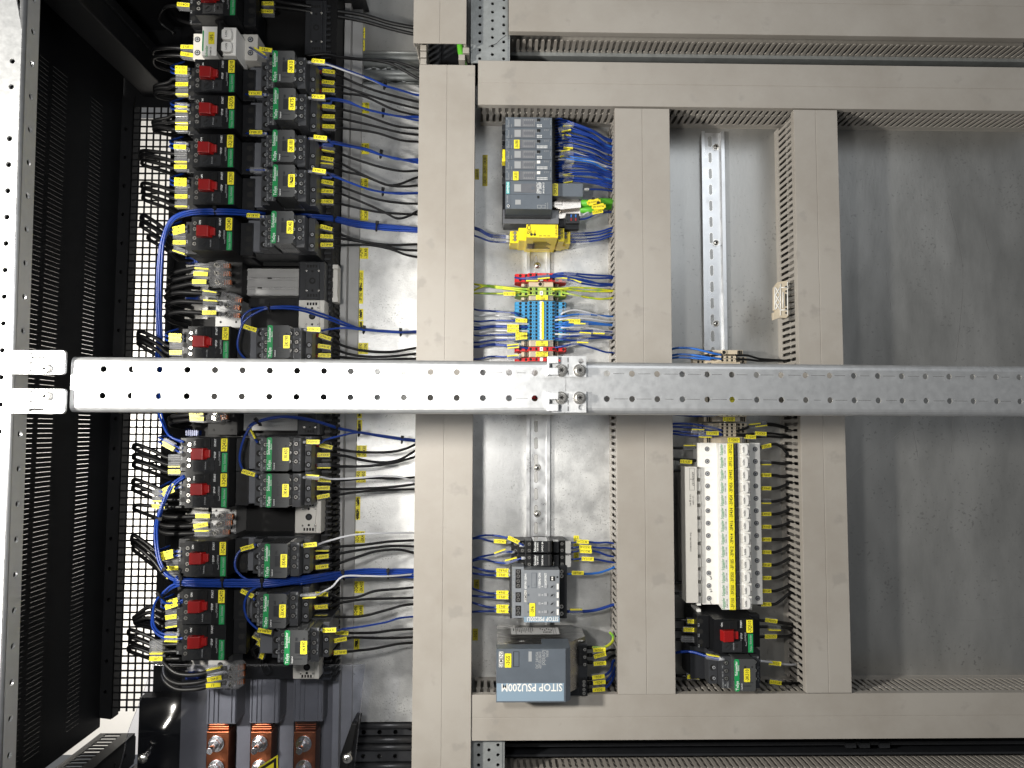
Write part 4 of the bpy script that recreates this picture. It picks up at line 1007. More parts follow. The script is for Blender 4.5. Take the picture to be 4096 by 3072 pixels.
for j in range(6): b.box(WX(2135, 92), WX(2135, 92) + 26 - 3 * (j % 3), yb - .15, yb + .2, 32 + j * 7, 34.5 + j * 7, 1)
part('housing', b, ['sick', 'ink'], r, 0.8)
b = MB(); b.pb(2074, 911, 2107, 962, 8, 66); part('left_step', b, 'sick', r, 0.8)
b = MB(); b.pb(2040, 924, 2074, 972, 8, 46)
for t, py in (('Y2', 932), ('Y1', 945), ('B1', 959)): b.text(t, *W(2049, py, 46)[:2], 46.1, 3, 90, 1)
lt = part('left_terminals', b, ['sick', 'ink'], r, 0.8)
for py in (932, 946, 959): screw(lt, *W(2060, py, 46)[:2], 46.1, 1.9, mt='ferr')
b = MB(); b.pb(2232, 914, 2257, 966, 8, 62); b.pb(2257, 928, 2281, 975, 8, 40)
for t, px, py, h in (('23', 2248, 919, 62), ('B2', 2248, 932, 62), ('A2', 2248, 946, 62), ('24', 2274, 933, 40)): b.text(t, *W(px, py, h)[:2], h + .1, 3, 90, 1)
rt = part('right_terminals', b, ['sick', 'ink'], r, 0.8)
for py in (921, 934, 950): screw(rt, *W(2237, py, 62)[:2], 62.1, 1.9, mt='ferr')
for py in (934, 948): screw(rt, *W(2262, py, 40)[:2], 40.1, 1.9, mt='ferr')
# ---------------------------------------------------------------- terminal blocks
def tblock(y0, y1, m_, num, label, group, open_left=(), xs=(2060, 2269), beige=False, h=54):
    a, c = (y0, y1); m = (a + c) / 2
    x0, x1 = xs; L_ = x1 - x0
    yc = WY(m, h); hw = abs(WY(a, h) - WY(c, h)) / 2 - .12
    X = lambda f: WX(x0 + L_ * f, h, m)
    r = thing('terminal_block', label, 'terminal', (X(.5), yc, 5), group)
    b = MB()
    prof = [(X(0), 22), (X(0), 44), (X(.03), 48), (X(.24), 48), (X(.26), h), (X(.76), h), (X(.78), 48), (X(.97), 48), (X(1), 44), (X(1), 22), (X(.82), 8), (X(.18), 8)] if not beige else \
           [(X(0), 14), (X(0), 28), (X(.22), 28), (X(.24), 40), (X(.34), 40), (X(.40), h), (X(.72), h), (X(.78), 36), (X(1), 36), (X(1), 14), (X(.8), 8), (X(.2), 8)]
    b.prism(prof[::-1], yc - hw, yc + hw, 0, 'y')
    def hole(f, z, kind, sz=1.75):
        x = X(f)
        if kind == 'o': b.cyl(x, yc, z - 1, z + .12, sz, 1, 12)
        else: b.box(x - sz * .95, x + sz * .95, yc - hw * .75, yc + hw * .75, z - 1, z + .12, 1)
    if not beige:
        for f, z, k, s_ in ((.105, 48, 'o', 2.1), (.215, 48, 's', 1.7), (.30, h, 'o', 2.1), (.36, h, 'o', .9), (.41, h, 's', 1.6), (.62, h, 's', 1.6), (.685, h, 'o', .9), (.735, h, 'o', 2.1), (.82, 48, 's', 1.7), (.935, 48, 'o', 2.1)): hole(f, z, k, s_)
    else:
        for f, z, k, s_ in ((.46, h, 'o', 1.9), (.51, h, 'o', .5), (.55, h, 's', 1.6), (.64, h, 's', 1.6), (.69, h, 'o', .5), (.73, h - 2, 'o', 1.9), (.85, 36, 's', 1.4), (.93, 36, 'o', 1.9), (.10, 28, 'o', 1.9), (.18, 28, 's', 1.4)): hole(f, z, k, s_)
    part('body', b, [m_, 'hole'], r, 0.15)
    if num:
        b = MB(); b.box(X(.475), X(.535), yc - hw, yc + hw, h - .2, h + .8); b.text(num, X(.505), yc, h + .9, 3.0, 90, 1); part('number_marker', b, ['white', 'ink'], r)
    return r
def end_bracket(y0, y1, text, label, xs=(2086, 2233), h=50, hold=True, tx=None):
    a, c = y0, y1; m = (a + c) / 2; x0, x1 = xs
    r = thing('end_bracket', label, 'end bracket', W((x0 + x1) / 2, m, 5), 'beige end brackets')
    b = MB(); b.pb(x0, a, x1, c, 6, 34); b.pb(x0 + (x1 - x0) * .2, a, x1 - (x1 - x0) * .12, c, 30, h - 4)
    for f in (.08, .13, .18, .86, .90, .95): b.pb(x0 + (x1 - x0) * f, a + 2, x0 + (x1 - x0) * f + 3, c - 1, 33, 36 if .2 > f or f > .88 else 47, 1)
    part('body', b, ['beige', 'hole'], r, 0.3)
    if hold:
        tx = tx or (x0 + x1) / 2 + 8
        b = MB(); b.pb(tx - 45, a + 1, tx + 45, c - 1, h - 5, h + 3); part('clear_holder', b, 'clearh', r, 0.8)
        b = MB(); b.pb(tx - 24, a + 2.5, tx + 24, c - 2, h + 2.9, h + 3.3); lines = text.split('|'); mm = (a + c) / 2
        for i, t in enumerate(lines):
            b.text(t, *W(tx, (c - 6.5 if i == 0 else a + 7) if len(lines) > 1 else mm, h + 3)[:2], h + 3.4, 4.4 if len(lines) > 1 else 6, 180, 1, 15, .9)
        part('name_tag', b, ['yellow', 'ink'], r)
    else:
        b = MB(); q = W((x0 + x1) / 2 + 2, m, h); b.cyl(q[0], q[1], h - 6, h - 2, 3.8, 0, 16); b.cyl(q[0], q[1], h - 3, h - 1.8, 2.6, 1, 12); part('clamp_screw', b, ['beige', 'hole'], r)
    return r
G1 = 'red terminal blocks'; G2 = 'blue terminal blocks'
tblock(1091, 1106, 'redt', '', 'topmost red terminal block under the screw of the rail', G1); tblock(1107, 1124, 'redt', '1', 'second red terminal block, with blue wire entering at its left end', G1)
end_bracket(1124, 1147, '', 'beige end bracket with a dark screw between red and green terminals', hold=False)
tblock(1148, 1162, 'pet', '', 'upper green and yellow earth terminal block', 'green and yellow terminal blocks'); tblock(1163, 1180, 'pet', 'PE', 'lower green and yellow earth terminal block, marked PE', 'green and yellow terminal blocks')
end_bracket(1176, 1201, '-3X11.3|PE', 'beige end bracket with yellow tag -3X11.3 PE')
for i in range(11):
    y = 1203.5 + i * 14.1
    tblock(y, y + 13.8, 'bluet', str(31 - i), ('topmost', 'second', 'third', 'fourth', 'fifth', 'middle', 'seventh', 'eighth', 'ninth', 'tenth', 'lowest')[i] + ' blue terminal block of the stack of eleven', G2)
b = MB(); b.pb(2167, 1207, 2176, 1357, 52, 55.6); single('jumper_strip', b, 'sick', 'narrow yellow jumper strip along the blue terminal blocks', 'jumper', bevel=.3)
end_bracket(1361, 1386, '-3X11.3|0V', 'beige end bracket with yellow tag -3X11.3 0V under the blue terminals')
tblock(1387, 1403, 'redt', '14', 'red terminal block with number marker 14', G1)
end_bracket(1404, 1428, '-3X11.3|24V-OUT', 'beige end bracket with yellow tag -3X11.3 24V-OUT')
tblock(1429, 1444, 'redt', '12', 'red terminal block with number marker 12 at the edge of the beam', G1); tblock(1445, 1460, 'redt', '', 'red terminal block seen through a hole of the beam', G1)
tblock(1580, 1594, 'redt', '', 'red terminal block seen through a lower hole of the beam', G1)
end_bracket(1600, 1648, '-3X11.3', 'beige end bracket peeping out under the cross beam', tx=2168)
# ---------------------------------------------------------------- two relays
for k, (a, c) in enumerate(((2162, 2215), (2216, 2270))):
    m = (a + c) / 2
    r = thing('relay', ('upper' if k == 0 else 'lower') + ' black relay on its socket above the grey selectivity module', 'relay', W(2160, m, 8), 'black relays')
    b = MB(); b.pb(2046, a, 2128, c, 8, 44); b.pb(2070, a + .5, 2128, c - .5, 30, 56); b.pb(2100, a + .5, 2128, c - .5, 40, 66); b.pb(2128, a, 2262, c, 8, 50)
    so = part('socket', b, 'black', r, 0.8)
    for px, h in ((2062, 44), (2090, 56), (2117, 66)):
        for py in (a + 14, c - 13): screw(so, *W(px, py, h)[:2], h + .1, 2.4)
    for py in (a + 13, c - 14): screw(so, *W(2248, py, 58)[:2], 58.1, 2.4)
    b = MB(); b.pb(2132, a + 2, 2196, c - 5, 50, 86); x_, y_, _ = W(2140, m - 2, 86)
    b.text('Schneider', x_, y_, 86.1, 4.6, 90, 1, 14); b.text('RSB 24VDC', x_ + 3.6, y_, 86.1, 2.4, 90, 1, 12); b.text('24VDC 8A', x_ + 10, y_, 86.1, 3, 90, 1, 14); b.text('UL CE', x_ + 19, y_, 86.1, 4, 90, 1, 12)
    part('relay_body', b, ['smoke', 'wink'], r, 0.6)
    b = MB(); b.pb(2192, a + 2, 2208, c - 2, 50, 93); part('lever', b, 'black', r, 2)
    b = MB(); b.pb(2214, a + 4, 2236, c - 4, 48, 66); part('module', b, 'smoke', r, 0.6); b = MB(); b.pb(2238, a, 2262, c, 48, 58); part('coil_terminals', b, 'black', r, 0.5)
    b = MB(); b.pb(2260, a + 6, 2284, c - 1, 46, 57); part('marker_plate', b, 'white', r, 0.5)
# ---------------------------------------------------------------- selectivity module
r = thing('selectivity_module', 'grey electronic fuse module with lettering SITOP PSE200U and yellow tag -3F6', 'electronic fuse', W(2150, 2380, 8))
b = MB(); b.pb(2238, 2262, 2268, 2474, 8, 62); b.pb(2040, 2262, 2240, 2474, 8, 60); rr_ = part('rear_housing', b, 'anthr', r, 1)
for py in (2286, 2304, 2426, 2454): screw(rr_, *W(2246, py, 62)[:2], 62.1, 3.0)
b = MB(); b.pb(2048, 2267, 2095, 2472, 8, 80)
for y0, y1 in ((2277, 2353), (2369, 2409), (2423, 2463)): b.pb(2062, y0, 2084, y1, 79.5, 80.3, 1)
for t, y in (('RST', 2290), ('S', 2308), ('INP', 2330), ('12', 2348), ('4', 2378), ('3', 2398), ('OUT', 2416), ('2', 2434), ('1', 2452)): b.text(t, *W(2055, y, 80)[:2], 80.3, 3.2, 90, 2)
tb = part('terminal_strip', b, ['lgrey', 'black', 'gink'], r, 0.8)
for y in (2287, 2305, 2324, 2343, 2380, 2398, 2434, 2452): screw(tb, *W(2073, y, 80.5)[:2], 80.5, 2.7)
b = MB(); b.pb(2096, 2280, 2238, 2465, 8, 92); b.pb(2126, 2291, 2146, 2352, 92, 92.4, 2); b.pb(2128, 2293, 2144, 2350, 92.3, 92.6, 0); q = W(2134, 2337, 92); b.cyl(q[0], q[1], 92, 93.2, 1.6, 0, 12)
for y in (2346, 2380, 2414, 2448): b.pb(2110, y - 4, 2117, y + 4, 92, 92.3, 2)
for t, px, py, sz in (('GREEN: ON', 2158, 2322, 4.2), ('ON/OFF/RST', 2182, 2322, 4.2), ('6EP1961-2BA41', 2102, 2325, 3.8)): b.text(t, *W(px, py, 92)[:2], 92.2, sz, 90, 1, 20)
for k, y in enumerate((2346, 2380, 2414, 2448)): b.text(str(4 - k), *W(2169, y, 92)[:2], 92.2, 3, 90, 1)
part('housing', b, ['lgrey', 'wink', 'sgrey', 'hole'], r, 1)
for y in (2346, 2380, 2414, 2448):
    b = MB(); b.pb(2154, y - 5, 2163, y + 5, 92, 92.5); b.pb(2177, y - 6, 2189, y + 5, 92, 93.4); part('button', b, 'ferr', r, 0.2)
b = MB(); b.pb(2193, 2291, 2237, 2458, 91.8, 92.4, 0); b.pb(2200, 2305, 2220, 2324, 92, 92.8, 1); b.pb(2206, 2307, 2212, 2313, 92.5, 93, 2); b.pb(2206, 2315, 2212, 2321, 92.5, 93, 2); b.pb(2226, 2305, 2233, 2312, 92.4, 92.9, 1)
for y in (2346, 2380, 2414, 2448):
    q = W(2208, y, 92); b.cyl(q[0], q[1], 92.3, 93.4, 3.2, 0, 18); b.rbox(q[0], q[1], 4.6, 1.1, 40, 93.3, 93.6, 1); b.rbox(q[0], q[1], 2.4, 1, -50, 93.3, 93.6, 1); b.pb(2227, y - 11, 2235, y + 12, 92.3, 92.9, 2)
part('dial_panel', b, ['lgrey', 'black', 'white'], r)
b = MB(); b.pb(2096, 2466, 2238, 2489, 8, 91.8); b.text('SITOP PSE200U', *W(2171, 2476, 92)[:2], 92.2, 8, 180, 1, 42); part('name_band', b, ['sgrey2', 'white'], r, 0.6)
b = MB(); b.pb(2097, 2361, 2107, 2408, 92, 92.4); b.text('SIEMENS', *W(2102, 2384, 92)[:2], 92.5, 4.2, 90, 1, 15); part('badge', b, ['white', 'ink'], r)
name_tag(r, '-3F6', 2129, 2439, 92.6, 23, 52)
# ---------------------------------------------------------------- power supply
r = thing('power_supply', 'big grey power supply with blue band reading SITOP PSU200M', 'power supply', W(2150, 2650, 10))
HP = 130
b = MB()
x0, x1 = WX(1985, HP, 2650), WX(2349, 78, 2650); yt, yb = WY(2596, HP), WY(2810, HP)
xm = WX(2262, HP, 2650)
b.prism([(x0 + 1, 12), (x0 + 1, HP - 6), (xm - 14, HP - 6), (x1 - 2, 70), (x1 - 2, 30), (x1 - 16, 12)][::-1], yb + 1, yt - .8, 0, 'y')
def sl(px, h): return WX(px, h, 2550)
for xx in (sl(2075, 60), sl(2300, 55)): b.box(xx, xx + 7, yt - .9, yt - .3, 92, 94, 1); b.box(xx - 5, xx - 3, yt - .9, yt - .5, 90, 93, 2)
b.box(x0 + 6, x0 + 14, yt - .9, yt - .4, 104, 106, 1)
part('metal_case', b, ['ss', 'screw', 'hole'], r, 1.5)
b = MB(); yy = yt - .6
b.add([(WX(2045, 30), yy + .1, 28), (WX(2232, 30), yy + .1, 28), (WX(2240, 70), yy + .1, 62), (WX(2048, 70), yy + .1, 62)], [(0, 1, 2, 3)], 0)
def ln(f0, f1, g0, g1): 
    xa, xb = WX(2048 + 188 * f0, 45), WX(2048 + 188 * f1, 45); za, zb_ = 28 + 34 * g0, 28 + 34 * g1
    b.add([(xa, yy + .25, za), (xb, yy + .25, za), (xb, yy + .25, zb_), (xa, yy + .25, zb_)], [(0, 1, 2, 3)], 1)
ln(.09, .10, 0, 1); ln(.87, .875, 0, 1); ln(.92, .925, 0, 1); ln(.04, .055, .15, .5)
for i in range(9): ln(.12 + .04 * i, .13 + .04 * i, .05, .5 + .4 * ((i * 37) % 5) / 5)
for i in range(6): ln(.6 + .045 * i, .62 + .045 * i, .1 + .1 * (i % 3), .3 + .1 * (i % 3)); ln(.66 + .03 * i, .675 + .03 * i, .6, .8)
part('rating_sticker', b, ['paper', 'ink'], r)
b = MB(); b.prism([(x0, HP - 20), (x0, HP), (xm, HP), (xm + 7, HP - 8), (xm + 7, HP - 45), (x0 + 60, HP - 45), (x0 + 60, HP - 20)], yb, yt, 0, 'y')
for k, t in enumerate(('DC 24V/5A', '6EP1333-3BA10')): b.text(t, *W(2148 + 12 * k, 2640, HP)[:2], HP + .15, 5.0, 90, 1, 21)
b.text('|X|5|6|7|', *W(2174, 2630, HP)[:2], HP + .15, 5.5, 90, 1); b.text('06S8', *W(2189, 2615, HP)[:2], HP + .15, 4.2, 90, 1)
b.pb(2053, 2606, 2077, 2668, HP, HP + .15, 2); b.pb(2056, 2608, 2075, 2666, HP + .1, HP + .3, 0)
b.pb(2114, 2606, 2127, 2646, HP, HP + .15, 1)
part('front_cover', b, ['sgrey', 'gink', 'anthr'], r, 1.2)
b = MB(); b.pb(1987, 2733, 2256, 2804, HP, HP + .4); b.text('SITOP PSU200M', *W(2128, 2750, HP)[:2], HP + .5, 13.5, 180, 1, 78); part('name_band', b, ['sgrey2', 'white'], r)
b = MB(); b.pb(1996, 2607, 2013, 2669, HP, HP + .4); b.text('SIEMENS', *W(2004.5, 2638, HP)[:2], HP + .5, 6.4, 90, 1, 19); part('badge', b, ['white', 'ink'], r)
name_tag(r, '-3G5', 2032, 2642, HP + .1, 26, 55)
b = MB(); b.pb(2270, 2574, 2349, 2783, 20, 82); b.pb(2316, 2584, 2346, 2661, 81, 84, 1); b.pb(2318, 2713, 2347, 2783, 81, 84, 1)
for px, py in ((2296, 2747),): q = W(px, py, 82); b.cyl(q[0], q[1], 81, 82.4, 3.6, 2, 16)
for y in (2600, 2618, 2636, 2650): b.pb(2319, y - 5, 2328, y + 5, 83.8, 84.2, 2)
tb = part('terminal_housing', b, ['anthr', 'black', 'hole'], r, 0.8)
for y in (2598, 2628, 2658): screw(tb, *W(2339, y, 84)[:2], 84.1, 2.2)
for y in (2727, 2741, 2758, 2773): screw(tb, *W(2336, y, 84)[:2], 84.1, 2.2)
b = MB(); b.pb(2293, 2704, 2301, 2712, 82, 83); part('status_light', b, 'led', r)
# ================================================================ COLUMN 3
# beige terminal blocks
for i, (a, c) in enumerate(((1418, 1429.5), (1430.5, 1443), (1645, 1664), (1689, 1702), (1703, 1716), (1717, 1730), (1731, 1744))):
    nm = ('topmost pale beige terminal block above the beam', 'pale beige terminal block partly hidden by the beam', 'pale beige terminal block just below the beam', 'first of four pale beige blocks between the tags -20X512 and -3X512',
          'second of four pale beige blocks between the tags -20X512 and -3X512', 'third of four pale beige blocks between the tags -20X512 and -3X512', 'lowest of four pale beige blocks, right above the tag -3X512')[i]
    tblock(a, c, 'beige', '', nm, 'pale beige terminal blocks', xs=(2792, 3004), beige=True)
end_bracket(1400, 1417, '', 'pale beige end bracket at the top of the second beige terminal row', xs=(2820, 2972), hold=False)
end_bracket(1446, 1480, '', 'pale beige end bracket seen through the beam holes', xs=(2820, 2985), hold=False); end_bracket(1550, 1640, '-20X5', 'pale beige block with yellow tag behind the beam', xs=(2820, 2985), tx=2925)
end_bracket(1666, 1687, '-20X512', 'beige end bracket with yellow tag -20X512', xs=(2815, 2985), tx=2916)
end_bracket(1748, 1772, '-3X512', 'beige end bracket with yellow tag -3X512', xs=(2815, 2995), tx=2935)
# miniature breakers
def make_mcb():
    y0, y1 = 1771.5, 1820.5
    r = thing('miniature_breaker', 'x', 'circuit breaker', W(2920, 1796, 8), 'white single-pole breakers in a row')
    c = 1796
    def wy(v, h): return WY(c + v, h)
    hw = 8.72; yc = WY(c, 78)
    b = MB()
    X = lambda px, h: WX(px, h, c)
    b.prism([(X(2788, 42), 20), (X(2788, 42), 42), (X(2804, 50), 50), (X(2864, 50), 50), (X(2878, 80), 80), (X(2932, 80), 80), (X(2936, 80), 70), (X(2950, 80), 70), (X(2952, 80), 78), (X(2997, 78), 78), (X(2999, 50), 50), (X(3040, 50), 50), (X(3040, 42), 14), (X(2990, 42), 6), (X(2830, 42), 6)][::-1], yc - hw, yc + hw, 0, 'y')
    part('body', b, 'white', r, 0.35)
    b = MB(); xx = X(2828, 50); b.cyl(xx, yc, 50, 50.5, 4.6, 0, 20); b.cyl(xx, yc, 50.3, 50.7, 3.4, 1, 16); part('terminal_well', b, ['white', 'hole'], r)
    screw(r, xx, yc, 50.6, 2.7, ring=False, mt='ferr')
    b = MB(); xx = X(3020, 50); b.cyl(xx, yc, 50, 50.5, 4.6, 0, 20); b.cyl(xx, yc, 50.3, 50.7, 3.4, 1, 16); part('terminal_well', b, ['white', 'hole'], r)
    screw(r, xx, yc, 50.6, 2.7, ring=False, mt='ferr')
    b = MB(); b.text('Schneider', X(2884.5, 80), yc, 80.1, 5.4, 90, 0, 15.5); b.text('Electric', X(2891, 80), yc - 1, 80.1, 2.6, 90, 0, 9); b.text('iC60H C10A', X(2899, 80), yc, 80.1, 3.0, 90, 1, 12)
    b.text('C10', X(2993, 78), yc - 4.8, 78.1, 4.4, 90, 1); b.box(X(2932.5, 80), X(2935.5, 80), yc - 4, yc + 3, 79, 79.8, 2) if False else None
    part('lettering', b, ['green', 'ink'], r)
    b = MB(); b.box(X(2937, 80), X(2949, 80), yc - hw, yc + hw, 68, 81.5); part('toggle_bar', b, 'smoke', r, 1)
    b = MB(); b.box(X(2955, 78), X(2966, 78), yc - 6.5, yc + 6.5, 77, 78.4, 1)
    b.rrect(X(2964, 78), X(2988, 78), yc - 7.6, yc + 7.6, 4, 77, 82); b.box(X(2966, 80), X(2974, 80), yc - 4.4, yc + 4.4, 81.5, 82.8); b.text('I-ON', X(2970, 80), yc, 82.9, 3.4, 90, 2)
    part('toggle', b, ['white', 'offw', 'ink'], r, 0.8)
    return r
mp_ = make_mcb(); index_tree(mp_)
MC = [('3F522', 2920, 1796), ('3F512', 2919, 1847), ('3F492', 2918, 1899), ('3F456', 2919, 1952), ('3F454', 2919, 2003), ('3F434', 2920, 2054.5), ('3F416', 2920, 2105.5), ('3F414', 2920.5, 2156), ('3F412', 2921.5, 2206.5),
      ('3F185', 2923, 2257.5), ('3F350', 2924, 2309.5), ('3F250', 2925, 2361.5), ('3F150', 2925.5, 2414.5)]
Y0w = WY(1796, 80); Y1w = WY(2414.5, 80); X0w = WX(2920, 80, 1796)
for i, (t, x, y) in enumerate(MC):
    yw = Y0w + (Y1w - Y0w) * i / 12; g = W(2920, 1796, 8)
    loc = (g[0], g[1] + (yw - Y0w), 8)
    lab = 'white breaker with yellow tag -%s in the row of thirteen' % t
    r = mp_ if i == 0 else dup(mp_, loc, lab, 'white single-pole breakers in a row')
    if i == 0: r['label'] = lab
    b = MB(); k = X0w; b.box(k - 4, k + 4.4, yw - 8.7, yw + 8.7, 79.9, 80.4); b.text('-' + t, k + .2, yw, 80.5, 6.4, 90, 1, 14.2, .95)
    part('name_tag', b, ['yellow', 'ink'], r)
    if i >= 2: b = MB(); b.box(k + 4.6, k + 6, yw - 4, yw + 3, 79.9, 80.3); part('indicator', b, 'hole', r)
    if i >= 10:
        b = MB(); xx = WX(2843, 50, y); b.text(str(13 - i), xx, yw - 6.5, 50.2, 7, 20, 0); part('pen_mark', b, 'ink', r)
b = MB(); b.pb(2742, 1867, 2790, 2411, 20, 62)
x_, y_, _ = W(2770, 1990, 62)
for t, dy, dx, sz in (('A9XPH157', 26, 3, 4.2), ('Ui = 500V', -4, 3, 3), ('130 A @ 40C', -4, -1, 3), ('End caps mandatory', -62, -1, 3.2)): b.text(t, x_ + dx - 2, y_ + dy, 62.1, sz, 270, 1, 28)
for a, c in ((1872, 1915), (1918, 1960)): 
    b.pb(2758, a, 2759, c, 62, 62.15, 1); b.pb(2777, a, 2778, c, 62, 62.15, 1); b.pb(2758, a, 2778, a + 1, 62, 62.15, 1); b.pb(2758, c, 2778, c + 1, 62, 62.15, 1)
single('comb_busbar', b, ['offw', 'ink'], 'long pale comb busbar cover along the left side of the white breakers', 'comb busbar', bevel=1)
b = MB()
for i in range(12): b.pb(2789, 1876 + i * 51, 2803, 1912 + i * 51, 20, 52)
single('busbar_teeth', b, 'white', 'row of white plastic teeth between comb busbar and breakers', 'comb busbar')
# spare terminal hanging on the duct wall
r = thing('spare_terminal', 'loose pale terminal block clipped to the slotted duct wall, showing its ribbed side', 'terminal', W(3120, 1200, 40))
b = MB(); xw = WX(3183, 78, 1200) - 4
def U(px, py): q = W(px, py, 70); return q
P_ = [(3096, 1150), (3112, 1128), (3152, 1121), (3156, 1262), (3146, 1272), (3118, 1271), (3094, 1280), (3092, 1252), (3104, 1244), (3096, 1240)]
b.prism([W(x, y, 72)[:2] for x, y in P_][::-1], 66, 72)
part('body', b, 'beige', r, 0.4)
b = MB()
for a, c in (((3102, 1150), (3120, 1180)), ((3120, 1150), (3102, 1180)), ((3102, 1180), (3120, 1210)), ((3120, 1180), (3102, 1210)), ((3102, 1210), (3120, 1238)), ((3120, 1210), (3102, 1238)), ((3122, 1135), (3122, 1262)), ((3150, 1128), (3150, 1262)), ((3100, 1150), (3100, 1238)), ((3122, 1150), (3150, 1150)), ((3122, 1240), (3150, 1240)), ((3132, 1168), (3132, 1232))):
    b.tube([W(*a, 72.5), W(*c, 72.5)], .8, 0, 6)
part('ribs', b, 'white', r)
b = MB()
for y in (1147, 1165, 1235, 1252): q = W(3145, y, 72); b.cyl(q[0], q[1], 72, 72.6, 1.6, 0, 10)
b.pb(3141, 1175, 3148, 1225, 72, 72.6); part('opening', b, 'hole', r)
# ================================================================ WIRES
NW = 0
def wire(pts, mt, r, label, group=None, tags=(), ferr=(), cat='wire', split=None):
    """pts: (px, py, height); tags: (px, py, h, image angle, text, style[, len]); style 't' face-on text, 'e' edge-on, 'c' clear sleeve only"""
    P = cr(pp(pts), 6); b = MB(); b.tube(P, r, 0, 8)
    xs = [p.x for p in P]; ys = [p.y for p in P]; org = ((min(xs) + max(xs)) / 2, (min(ys) + max(ys)) / 2, min(p.z for p in P) - r)
    o = build('wire', b, mt, None, org); o.location = Vector(org) * S; o['org'] = list(org); tag(o, label, cat, group)
    for t in tags:
        px, py, h, ang, txt, st = t[:6]; L_ = t[6] if len(t) > 6 else 17.5
        x, y, _ = W(px, py, h); a = -ang; ar = math.radians(a)
        b = MB(); b.rbox(x, y, L_, 2 * r + 3.4, a, h - r - 1.4, h + r + 1.2); sl_ = part('marker_sleeve', b, 'clear', o, 0.5)
        if st == 't': b = MB(); b.rbox(x - math.sin(ar) * -.8, y + .6, L_ * .97, 5.4, a, h + r + 1.1, h + r + 1.6, 0); b.text(txt, x, y + .6, h + r + 1.65, 4.7, 180 + a, 1, L_ * .90, .9)
        elif st == 'e':
            s_ = -1; b = MB(); b.rbox(x + math.sin(ar) * 2.6, y - math.cos(ar) * 2.6, L_ * .97, 1.5, a, h - r, h + r + 1.4, 0)
        elif st == 'u':
            b = MB(); b.rbox(x - math.sin(ar) * 2.6, y + math.cos(ar) * 2.6, L_ * .97, 1.5, a, h - r, h + r + 1.4, 0)
        else: continue
        q = build('marker_tag', b, ['yellow', 'ink'], sl_, tuple(o['org'])) ; 
    for px, py, px2, py2, h, m_ in ferr:
        b = MB(); b.tube([W(px, py, h), W(px2, py2, h)], r + .7, 0, 10); part('ferrule', b, m_, o)
    return o
def tie(px, py, h, ang=0, n=1, w_=9):
    x, y, _ = W(px, py, h); b = MB(); a = math.radians(-ang); c, s_ = math.cos(a), math.sin(a)
    ring = []
    for k in range(13):
        t = 2 * math.pi * k / 12; u = w_ * .55 * math.cos(t); z = 4.0 * math.sin(t); ring.append((x - u * s_, y + u * c, h + z))
    b.tube(ring, 1.2, 0, 6); b.rbox(x - s_ * w_ * .4, y + c * w_ * .4, 4, 4.5, -ang, h + 1, h + 5.5)
    return b
G_B = 'black load wires running into the long duct'; G_U = 'blue control wires'
